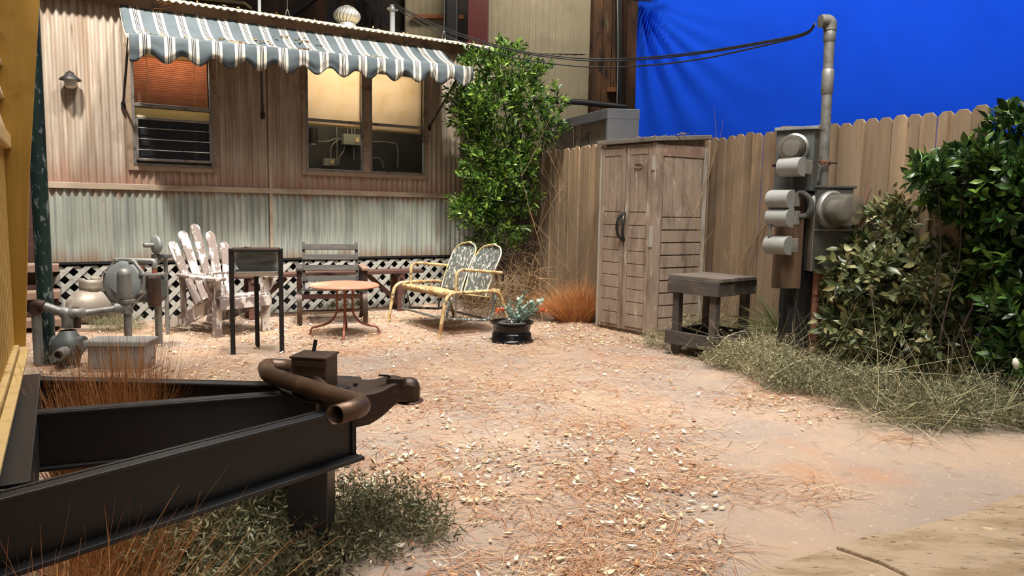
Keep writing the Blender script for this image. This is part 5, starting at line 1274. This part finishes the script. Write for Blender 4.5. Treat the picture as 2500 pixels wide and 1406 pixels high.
# ------------------------------------------------ weeds and grasses
def inv_pts(t, V): inv = np.array(INV[t.name]); return V@inv[:3,:3].T+inv[:3,3]
def weed_patch(name,label,cat,pts,n,h,m,lsz=.014,wd=.0022,up=.9,per=5,loc=None,blades=.3):
    """pts: (world x, y, radius, height factor)"""
    loc = loc or (pts[0][0],pts[0][1],0); t = thing(name,label,cat,loc,0)
    pts = np.array(pts); pr = pts[:,2]**1.6*pts[:,3]; pr /= pr.sum(); idx = rng.choice(len(pts),n,p=pr)
    a = rng.random(n)*2*PI; r = pts[idx,2]*np.sqrt(rng.random(n)); x = pts[idx,0]+r*np.cos(a); y = pts[idx,1]+r*np.sin(a)
    hh = h*pts[idx,3]*(1-.55*(r/pts[idx,2])**2)
    z0 = hh*rng.random(n)*.75; root = np.stack([x,y,z0],1)
    d = rng.normal(size=(n,3)); d[:,2] = np.abs(d[:,2])*.6+up*.5; L = (.05+.09*rng.random(n))*(h/.25)**.5
    bend = rng.normal(size=(n,3))*.03; bend[:,2] -= .02
    V1,F1 = ribbons(root,d,L,bend,wd,4); parts=[(V1,F1)]
    dn = d/np.linalg.norm(d,axis=1,keepdims=True)
    for k in range(per):
        tt = (k+1)/per; T = root+dn*(L*tt)[:,None]+bend*tt*tt; D = dn*.4+rng.normal(size=(n,3))*.8
        Vv,Ff = scatter(TVW,TFW,rot_from(D,rng.random(n)*6),T,lsz*(.6+.8*rng.random(n))); parts.append((Vv,Ff))
    V,Fc = join_np(parts); V[:,2] = np.maximum(V[:,2],.002)
    finish('weed_mass',np_mesh('weed_mass',inv_pts(t,V),Fc),m,t,kind='stuff'); return t
def gp2(px,py): p = G(px,py); return (p.x,p.y)
R_ = lambda px,py,r,f=1.0: gp2(px,py)+(r,f)
weed_patch('dry_weeds','pale dry tangled weeds at the foot of the meter post, beside the dark table','weeds',[R_(1850,905,.28,1.2),R_(1790,895,.22,.9),R_(1900,930,.25,1.1),R_(1850,860,.2,1.3),R_(1760,900,.12,.6)],2600,.30,'weed',.021)
weed_patch('ground_weeds','low grey-green weeds sprawling under the olive shrub','weeds',[R_(1970,950,.26,1.1),R_(2070,975,.28,1.),R_(2170,1000,.28,1.),R_(2020,920,.25,1.),R_(1920,955,.18,.8),R_(2130,960,.25,1.)],2600,.24,'weed_green',.024)
weed_patch('ground_weeds','low grey-green weeds spreading along the foot of the green hedge','weeds',[R_(2290,1030,.26,1.),R_(2390,1030,.26,1.1),R_(2480,1035,.24,1.2),R_(2230,1015,.22,.9),R_(2330,990,.25,1.1),R_(2440,1000,.25,1.2)],2600,.24,'weed_green',.024)
weed_patch('dry_weeds','pale weeds growing under and behind the dark work table','weeds',[R_(1700,840,.28,1.3),R_(1620,850,.16,.8),R_(1760,820,.22,1.2),R_(1580,842,.10,.5),R_(1690,800,.2,1.4)],1900,.28,'weed',.020)
weed_patch('small_weeds','small grey-green weed clump behind the capped gas cylinder','weeds',[R_(290,805,.24,1.0),R_(255,800,.14,.7)],900,.17,'weed_green',.012)
weed_patch('small_weeds','sparse weeds at the lattice behind the slatted armchair','weeds',[R_(820,760,.22,1.0),R_(870,755,.12,.9)],400,.20,'weed',.012)
# foreground weeds round the drop leg of the hitch
weed_patch('foreground_weeds','grey-green weeds under the black tongue, left of its drop leg','weeds',[R_(640,1330,.24,1.2),R_(520,1380,.22,1.1),R_(700,1250,.15,1.0),R_(440,1400,.2,1.),R_(600,1250,.18,.9),R_(680,1420,.2,1.)],3000,.26,'weed_green',.028,.0018)
weed_patch('foreground_weeds','grey-green weeds on the floor right of the drop leg of the black tongue','weeds',[R_(880,1290,.13,1.0),R_(960,1290,.13,1.1),R_(1030,1300,.10,.9),R_(840,1260,.10,.9),R_(1070,1330,.06,.5),R_(900,1350,.12,.7)],900,.22,'weed_green',.024,.0016)

def grass(name,label,cx,cy,n,r,h,m='grass_orange',lean=(0,0),wd=.003,spread=.35,cat='grass',zb=0,arch=.5,extra=None,ht_j=.35):
    t = thing(name,label,cat,(cx,cy,zb),0); a = rng.random(n)*2*PI; rr = r*np.sqrt(rng.random(n))
    root = np.stack([rr*np.cos(a),rr*np.sin(a),np.zeros(n)],1); d = np.stack([np.cos(a)*spread*rr/r+lean[0]+rng.normal(size=n)*spread*.4,np.sin(a)*spread*rr/r+lean[1]+rng.normal(size=n)*spread*.4,np.ones(n)],1)
    L = h*(1-ht_j*rng.random(n)); bend = d*np.array([1,1,0])*arch*h*rng.random((n,1)); bend[:,2] = -arch*.4*h*rng.random(n)
    V,Fc = ribbons(root,d,L,bend,wd,8,wave=.012); V[:,2] = np.maximum(V[:,2],.002); finish('grass_blades',np_mesh('grass_blades',V,Fc),m,t,kind='stuff'); return t
for (px,py,n,r,h,lean,lb) in ((1385,786,1100,.10,.46,(-.25,0),'orange dry grass tuft by the fence, leftmost of the tufts near the shed'),(1425,786,1100,.09,.60,(.1,0),'tall orange dry grass tuft against the fence left of the shed')):
    p = G(px,py); grass('orange_grass',lb,p.x,p.y,n,r,h,lean=lean,wd=.0035,spread=.4,arch=.8)
p = G(1655,800); grass('orange_grass','orange dry grass tuft between shed and dark table',p.x+.05,p.y,700,.12,.38,wd=.0035,spread=.6,arch=.8)
p = H2(175,970); grass('orange_grass','orange grass tuft growing up through the black A-frame',p.x+.0,p.y+.20,2300,.12,.74,wd=.0026,spread=.16,arch=.4,ht_j=.5)
p = H2(215,950); grass('orange_grass','orange grass tuft before the grey box, inside the tongue frame',p.x+.08,p.y+.12,1100,.06,.84,wd=.0026,spread=.14,arch=.35,ht_j=.5)
grass('orange_grass','orange grass tuft low in the bottom left corner, in front of the black beam',-1.0,1.50,1300,.16,.64,wd=.0030,spread=.5,arch=.7,ht_j=.7)
p = G(290,1395,.03); grass('orange_grass','orange grass tuft under the black beam, left of the green weeds',p.x,p.y,1500,.17,.36,wd=.0018,spread=.4,arch=.7)
# spiky leaves behind the post
p = Vector((2.36,6.45,.25)); SPK = thing('spiky_plant','tuft of long pale green spiky leaves fanning out left of the meter post','plant',(p.x,p.y,0),0)
n = 46; a = rng.random(n); d = np.stack([-.35-.75*a, -.35+.3*rng.random(n), .95-.95*a+.25*rng.random(n)],1)
V,Fc = ribbons(np.tile([0,0,.22],(n,1))+rng.normal(size=(n,3))*.02, d, .38+.18*rng.random(n), np.stack([np.full(n,-.03),np.zeros(n),-.14*rng.random(n)],1), .009, 6, face=(0,-1,.1))
finish('leaf_blades',np_mesh('leaf_blades',V,Fc),'spiky',SPK,kind='stuff')
MB().tube([(0,0,0),(0,0,.24)],.02,8).build('stem','bark',SPK)
# tangled brush behind the metal seat
def brush(name,label,blobs,n,m='brush_dry',L=.3,wd=.0045):
    b0 = blobs[0][0]; t = thing(name,label,'brush',(b0[0],b0[1],0),0); C_ = np.array([list(b[0]) for b in blobs]); R2 = np.array([b[1] for b in blobs]); idx = rng.integers(0,len(blobs),n)
    root = C_[idx]+rng.normal(size=(n,3))*R2[idx]*.55; root[:,2] = np.clip(root[:,2],.01,None); d = rng.normal(size=(n,3)); bend = rng.normal(size=(n,3))*.16
    V,Fc = ribbons(root,d,L*(.5+rng.random(n)),bend,wd,6); V[:,2] = np.maximum(V[:,2],.002); finish('tangled_twigs',np_mesh('tangled_twigs',inv_pts(t,V),Fc),m,t,kind='stuff'); return t
brush('tangled_brush','brown tangled dry brush behind the metal seat at the foot of the tree',[px_blob(1280,690,8.6,50,45,.2),px_blob(1230,735,8.3,60,30,.2),px_blob(1300,740,8.4,40,30,.2),px_blob(1160,730,8.6,50,20,.15)],1500)
brush('dark_brush','dark tangled stems under the tree between trailer and seat',[px_blob(1150,680,9.1,18,50,.1),px_blob(1190,650,9.0,40,50,.15),px_blob(1260,620,9.0,40,50,.15)],500,'bark')
brush('dry_stalks','loose pale dry stalks sticking out of the weeds below the meter post',[(Vector((gp2(1870,900)+(.12,))),(.4,.2,.08)),(Vector((gp2(2050,960)+(.08,))),(.4,.2,.06))],700,'weed',.26,.0042)
brush('dry_stalks','loose pale dry stalks over the weeds below the green hedge',[(Vector((gp2(2330,1030)+(.07,))),(.4,.2,.05)),(Vector((gp2(2220,1040)+(.05,))),(.3,.15,.04))],600,'weed',.26,.0042)
brush('bent_straw','loose pale straw loop over the weeds before the olive shrub',[px_blob(2180,930,4.7,50,40,.1)],26,'weed',.35,.004)

# bare vines on the fence
def twig(mb, p, d, L, r, depth):
    n = 6; P = [p]; q = Vector(p); dd = Vector(d).normalized()
    for i in range(n):
        dd = (dd+Vector((rnd.uniform(-.16,.16),rnd.uniform(-.06,.06),rnd.uniform(-.08,.10)))).normalized(); q = q+dd*L/n; P.append(q.copy())
    mb.tube(P,[r*(1-.75*i/n) for i in range(n+1)],5)
    if depth > 0:
        for k in range(rnd.randint(2,3)):
            j = rnd.randint(2,n-1); nd = (dd+Vector((rnd.uniform(-.9,.9),rnd.uniform(-.15,.15),rnd.uniform(-.1,.5)))).normalized(); twig(mb,P[j],nd,L*rnd.uniform(.4,.65),r*.6,depth-1)
def vine(name,label,base,shoots,seed,r=.006):
    global rnd; keep = rnd; rnd = random.Random(seed); t = thing(name,label,'vine',(base.x,base.y,0),0)
    for (dx,dy,dz,L) in shoots:
        mb = MB(); twig(mb,Vector((rnd.uniform(-.04,.04),rnd.uniform(-.02,.02),0)),Vector((dx,dy,dz)),L,r,2); mb.build('branch','twig',t)
    rnd = keep; return t
b_ = G(1345,770); vine('bare_vine','bare twisting vine on the fence beside the tree, left one',Vector((b_.x+.05,b_.y-.35,0)),[(-.1,.05,1,2.0),(.15,-.08,1,1.8),(.5,-.3,1,1.1),(-.02,0,1,1.5),(.3,-.2,1,1.5)],3)
b_ = G(1462,765); vine('bare_vine','bare pale vine leaning against the left side of the shed',Vector((b_.x-.06,b_.y-.12,0)),[(-.35,.2,1,1.3),(-.12,.1,1,1.5),(-.3,.2,1,1.7)],8)
b_ = Vector((1.98,7.25,0)); vine('bare_vine','bare branching sapling against the fence behind the dark table',b_,[(.25,-.05,1,1.1),(.02,0,1,1.5),(-.2,0,1,.8),(.5,-.15,1,.9),(.1,0,1,1.0)],12,.009)

# plant in the wheel rim
PLt = thing('silver_leaf_plant','silvery round-leaved potted plant with orange-red flowers in the wheel rim','plant',(.02,6.95,.165),0)
sprs = []
for i in range(26):
    a = rnd.uniform(0,2*PI); lean = rnd.uniform(.2,1.1); L = rnd.uniform(.16,.34); dx = math.cos(a)*lean+.35; dy = math.sin(a)*lean*.6
    base_ = Vector((rnd.uniform(-.05,.07),rnd.uniform(-.05,.05),0)); d = Vector((dx,dy,.8)).normalized(); tipp = base_+d*L+Vector((0,0,-.05*lean))
    MB().tube(smooth_path([base_,base_+d*L*.5+Vector((0,0,.02)),tipp],3),.0028,5).build('stem','bark' if i%3 else 'euca',PLt); sprs.append((base_,d,L))
TT=[];DD=[];SS=[]
for (b2,d,L) in sprs:
    for k in range(9):
        t_ = .25+.75*k/8; TT.append(list(b2+d*L*t_)); DD.append([d.x+rnd.uniform(-1,1),d.y+rnd.uniform(-1,1),d.z*.5+rnd.uniform(-.3,.7)]); SS.append(rnd.uniform(.028,.05))
TT=np.array(TT);DD=np.array(DD);SS=np.array(SS); Rr = rot_from(DD,rng.random(len(TT))*6)
me0 = MB().add([tuple(p) for p in TVR],TFR).mesh('leaf'); first=None
for i in range(len(TT)):
    if first is None: o = first = finish('leaf',me0,'euca',PLt,smooth='all')
    else: o = first.copy(); COL.objects.link(o)
    M_ = np.eye(4); M_[:3,:3] = Rr[i]*SS[i]; M_[:3,3] = TT[i]; o.matrix_basis = Matrix(M_.tolist())
for (x,y,z) in ((-.16,-.02,.12),(-.13,-.03,.14),(-.10,.0,.125),(.26,.0,.15),(.29,.02,.13),(.24,.02,.12)):
    V,Fc = scatter(TVR,TFR,rot_from(rng.normal(size=(9,3)),rng.random(9)*6),np.tile([x,y,z],(9,1))+rng.normal(size=(9,3))*.006,np.full(9,.024))
    finish('flower',np_mesh('flower',V,Fc),'flower_red',PLt)
    MB().tube([(x*.2,y,0),(x,y,z)],.002,5).build('flower_stem','bark',PLt)

# ------------------------------------------------ pine needles and fallen leaves on the floor
def ground_samples(n, lo=2.0, hi=10.2):
    out = []
    while len(out) < n:
        m_ = n*2; px = rng.uniform(-60,2560,m_); py = rng.uniform(720,1470,m_)
        # sample evenly in depth-ish space, then weight
        z = -(py-703)/FPX
        for a_,b_ in zip(px,py):
            p = G(a_,b_)
            if p.y < hi: out.append((p.x,p.y))
            if len(out) >= n: break
    return np.array(out)
def dens(x,y):
    """litter: thick over the yard, thin on the bare paving at the lower right"""
    v = .55+.8*mnoise.noise(Vector((x*1.1,y*1.1,5)))+.5*mnoise.noise(Vector((x*3,y*3,1)))
    edge = x-(-.2+.42*y)                     # right of this line it is nearly bare
    if y < 5: v -= max(0,(x-.15-(y-2.2)*.62))*.9
    if y > 5.5: v += .12
    if y < 3.0: v -= .15
    return v
def uniform_ground(n, y0,y1):
    y = rng.uniform(y0,y1,n); x = rng.uniform(-.78,.78,n)*y+0; return np.stack([x,y],1)
def wall_ok(x,y):   # stay in front of the skirt and fence
    return (x-T0.x)*(-math.sin(TA))+(y-T0.y)*math.cos(TA) < -.02
cand = np.concatenate([uniform_ground(52000,4.5,10.0),uniform_ground(16000,2.0,4.5)])
cand = np.array([c for c in cand if wall_ok(c[0],c[1]) and rnd.random() < dens(c[0],c[1])])
n = len(cand); root = np.stack([cand[:,0],cand[:,1],.003+.012*rng.random(n)],1); cl = np.array([mnoise.noise(Vector((x*1.5,y*1.5,9)))*4 for x,y in cand]); ang = cl+rng.normal(size=n)*.9
d = np.stack([np.cos(ang),np.sin(ang),rng.normal(size=n)*.03],1); L = .08+.12*rng.random(n); bend = rng.normal(size=(n,3))*.05; bend[:,2] = rng.random(n)*.008
V,Fc = ribbons(root,d,L,bend,.0028,4,face=(0,0,1)); V[:,2] = np.maximum(V[:,2],.0025)
ndl = finish('pine_needles',np_mesh('pine_needles',V,Fc),'needles',kind='stuff'); tag(ndl,'reddish dry pine needles strewn all over the yard floor','pine needles')
# foreground swirls of longer straw
cand = []
for (px,py,r,k) in ((1560,1330,.28,300),(1900,1200,.24,150),(1400,1040,.25,170),(1690,1170,.2,70),(1150,1230,.3,120),(1300,1390,.25,160),(2200,1075,.1,50),(1640,1050,.3,110)):
    c = G(px,py); a = rng.random(k)*2*PI; q = r*np.sqrt(rng.random(k)); cand.append(np.stack([c.x+q*np.cos(a)*1.3,c.y+q*np.sin(a)],1))
cand = np.concatenate(cand); n = len(cand); root = np.stack([cand[:,0],cand[:,1],.004+.01*rng.random(n)],1); ang = rng.random(n)*2*PI
d = np.stack([np.cos(ang),np.sin(ang)*.7,np.zeros(n)],1); bend = rng.normal(size=(n,3))*.07; bend[:,2] = rng.random(n)*.02
V,Fc = ribbons(root,d,.10+.12*rng.random(n),bend,.0028,6,face=(0,0,1)); V[:,2] = np.maximum(V[:,2],.0025)
st_ = finish('straw',np_mesh('straw',V,Fc),'needles',kind='stuff'); tag(st_,'long tan straw in loose swirls on the paving in the foreground','straw')
# leaves
def leaf_variant(k):
    r = random.Random(k); wd = r.uniform(.28,.46); vs=[]; ys=[0,.2,.5,.8,1]; ws=[.02,.7*wd,wd,.5*wd,.0]; cu = r.uniform(.1,1.1); fo = r.uniform(.1,.6)
    for y,q in zip(ys,ws):
        z = cu*(y-.5)**2*.8; jx = r.uniform(-.04,.04); vs += [(-q/2+jx,y-.5,z+fo*q),(jx,y-.5,z),(q/2+jx,y-.5,z+fo*q*r.uniform(.4,1.2))]
    return np.array(vs), [(i*3+j,i*3+j+1,i*3+j+4,i*3+j+3) for i in range(4) for j in range(2)]
LV = [leaf_variant(k) for k in range(7)]
cand = np.concatenate([uniform_ground(15000,4.0,9.8),uniform_ground(6500,2.0,4.0)])
def ldens(x,y): 
    v = dens(x,y)*.9+.15*(y>6)
    return v*.62
cand = np.array([c for c in cand if wall_ok(c[0],c[1]) and rnd.random() < ldens(c[0],c[1])])
# extra drift at the feet of fence, chair and grill
for (px,py,r,k) in ((1380,800,.35,170),(1480,830,.3,120),(600,800,.6,260),(1000,780,.5,200),(850,830,.5,160),(1150,1160,.35,120),(1300,1080,.3,90),(1900,1000,.3,60),(1600,1230,.22,30)):
    c = G(px,py); a = rng.random(k)*2*PI; q = r*np.sqrt(rng.random(k)); e_ = np.stack([c.x+q*np.cos(a)*1.4,c.y+q*np.sin(a)],1); cand = np.concatenate([cand,np.array([c_ for c_ in e_ if wall_ok(*c_)])])
sz = .020+.030*rng.random(len(cand))**1.5; scr = sz/cand[:,1]; order = np.argsort(-scr)
vis = [i for i in order if abs(cand[i,0]/cand[i,1]) < .69 and cand[i,1] > 2.35 and not (cand[i,0] < -.45 and cand[i,1] < 2.9)]
ones = vis[:300]; oset = set(ones); rest = np.array([i for i in range(len(cand)) if i not in oset])
parts = []
for k in range(7):
    ii = rest[rest%7==k]; N_ = len(ii); up_ = rng.normal(size=(N_,2))*.22; yaw = rng.random(N_)*2*PI
    D = np.stack([np.cos(yaw),np.sin(yaw),up_[:,0]],1); parts.append(scatter(LV[k][0],LV[k][1],rot_from(D,up_[:,1]),np.stack([cand[ii,0],cand[ii,1],.006+.010*rng.random(N_)],1),sz[ii]))
V,Fc = join_np(parts); V[:,2] = np.maximum(V[:,2],.003)
lf = finish('leaf_litter',np_mesh('leaf_litter',V,Fc),'leaf_dead',kind='stuff',smooth='all'); tag(lf,'small dry curled leaves scattered thickly across the yard floor','leaf litter')
prot = []
for k in range(7):
    me = MB().add([tuple(p) for p in LV[k][0]],LV[k][1]).mesh('dead_leaf'); prot.append(finish('dead_leaf',me,'leaf_dead_one',smooth='all'))
used = [False]*7
for i in ones:
    k = int(i)%7
    if not used[k]: o = prot[k]; used[k] = True
    else: o = prot[k].copy(); COL.objects.link(o)
    o.location = (cand[i,0],cand[i,1],.010+.004*rnd.random()); o.scale = (sz[i],)*3; o.rotation_euler = (rnd.gauss(0,.12),rnd.gauss(0,.15),rnd.uniform(0,2*PI))
    tag(o,'pale dry curled leaf lying loose on the foreground paving','leaf','fallen leaves on the foreground paving')
for k in range(7):
    if not used[k]: bpy.data.objects.remove(prot[k])
prot = [p for k,p in enumerate(prot) if used[k]]
# leaves lying on the awning and shed
def loose(n,fn,label,group,s0=.045):
    for i in range(n):
        o = prot[rnd.randrange(len(prot))].copy(); COL.objects.link(o); p,nrm = fn(); o.location = p; s = s0*rnd.uniform(.7,1.4); o.scale = (s,s,s)
        o.rotation_euler = (nrm[0]+rnd.gauss(0,.15),nrm[1]+rnd.gauss(0,.15),rnd.uniform(0,6.28)); tag(o,label,'leaf',group)
clus = [(.06,.72),(.14,.8),(.24,.6),(.28,.82),(.46,.7),(.62,.72),(.66,.8),(.84,.75),(.93,.82),(.52,.3),(.37,.4),(.45,.25)]
def on_awn():
    c = clus[rnd.randrange(len(clus))]; a = min(.985,max(.02,c[0]+rnd.gauss(0,.02))); b = min(.97,max(.08,c[1]+rnd.gauss(0,.05))); p = canopy(a,b); return T0+tx*p[0]+ty*p[1]+Vector((0,0,p[2]+.012)), (0,0)
loose(140,on_awn,'dry brown leaf caught on the striped awning','leaves on the awning',.05)
def on_shed(): x = rnd.uniform(.02,Wf+.3); y = rnd.uniform(-.02,.3); p = FL+fx*x+fy*y; return Vector((p.x,p.y,zc((x,y))+.055)),(0,0)
loose(30,on_shed,'dry pale leaf lying on the roof of the plastic shed','leaves on the shed roof',.045)
def on_grill(): p = ga+Vector((math.cos(gang),math.sin(gang),0))*rnd.uniform(.03,.2)+Vector((-math.sin(gang),math.cos(gang),0))*rnd.uniform(.0,.1); return Vector((p.x,p.y,.886)),(0,0)
loose(5,on_grill,'dry leaf lying on top of the barrel grill','leaves on the grill',.04)
def on_roof(): 
    u = rnd.uniform(-.3,4.0); b = rnd.uniform(.1,.6); p = roof((u-U0+.1)/(U1+.15-U0+.1),b); return T0+tx*p[0]+ty*p[1]+Vector((0,0,p[2]+.02)),(0,0)
loose(26,on_roof,'dry leaf caught on the corrugated trailer roof edge','leaves on the trailer roof',.045)
o = PL(415,18,T0-ty*.05,ty); t = thing('straw_clump','tuft of orange dead straw on the trailer roof edge above the awning','straw',tuple(o),TA)
n=70; V,Fc = ribbons(rng.normal(size=(n,3))*np.array([.06,.03,.01])+np.array([0,0,.02]),rng.normal(size=(n,3))*np.array([1,.5,.3])+np.array([0,0,.35]),.08+.14*rng.random(n),rng.normal(size=(n,3))*.03,.004,4); finish('straw',np_mesh('straw',V,Fc),'grass_orange',t,kind='stuff')
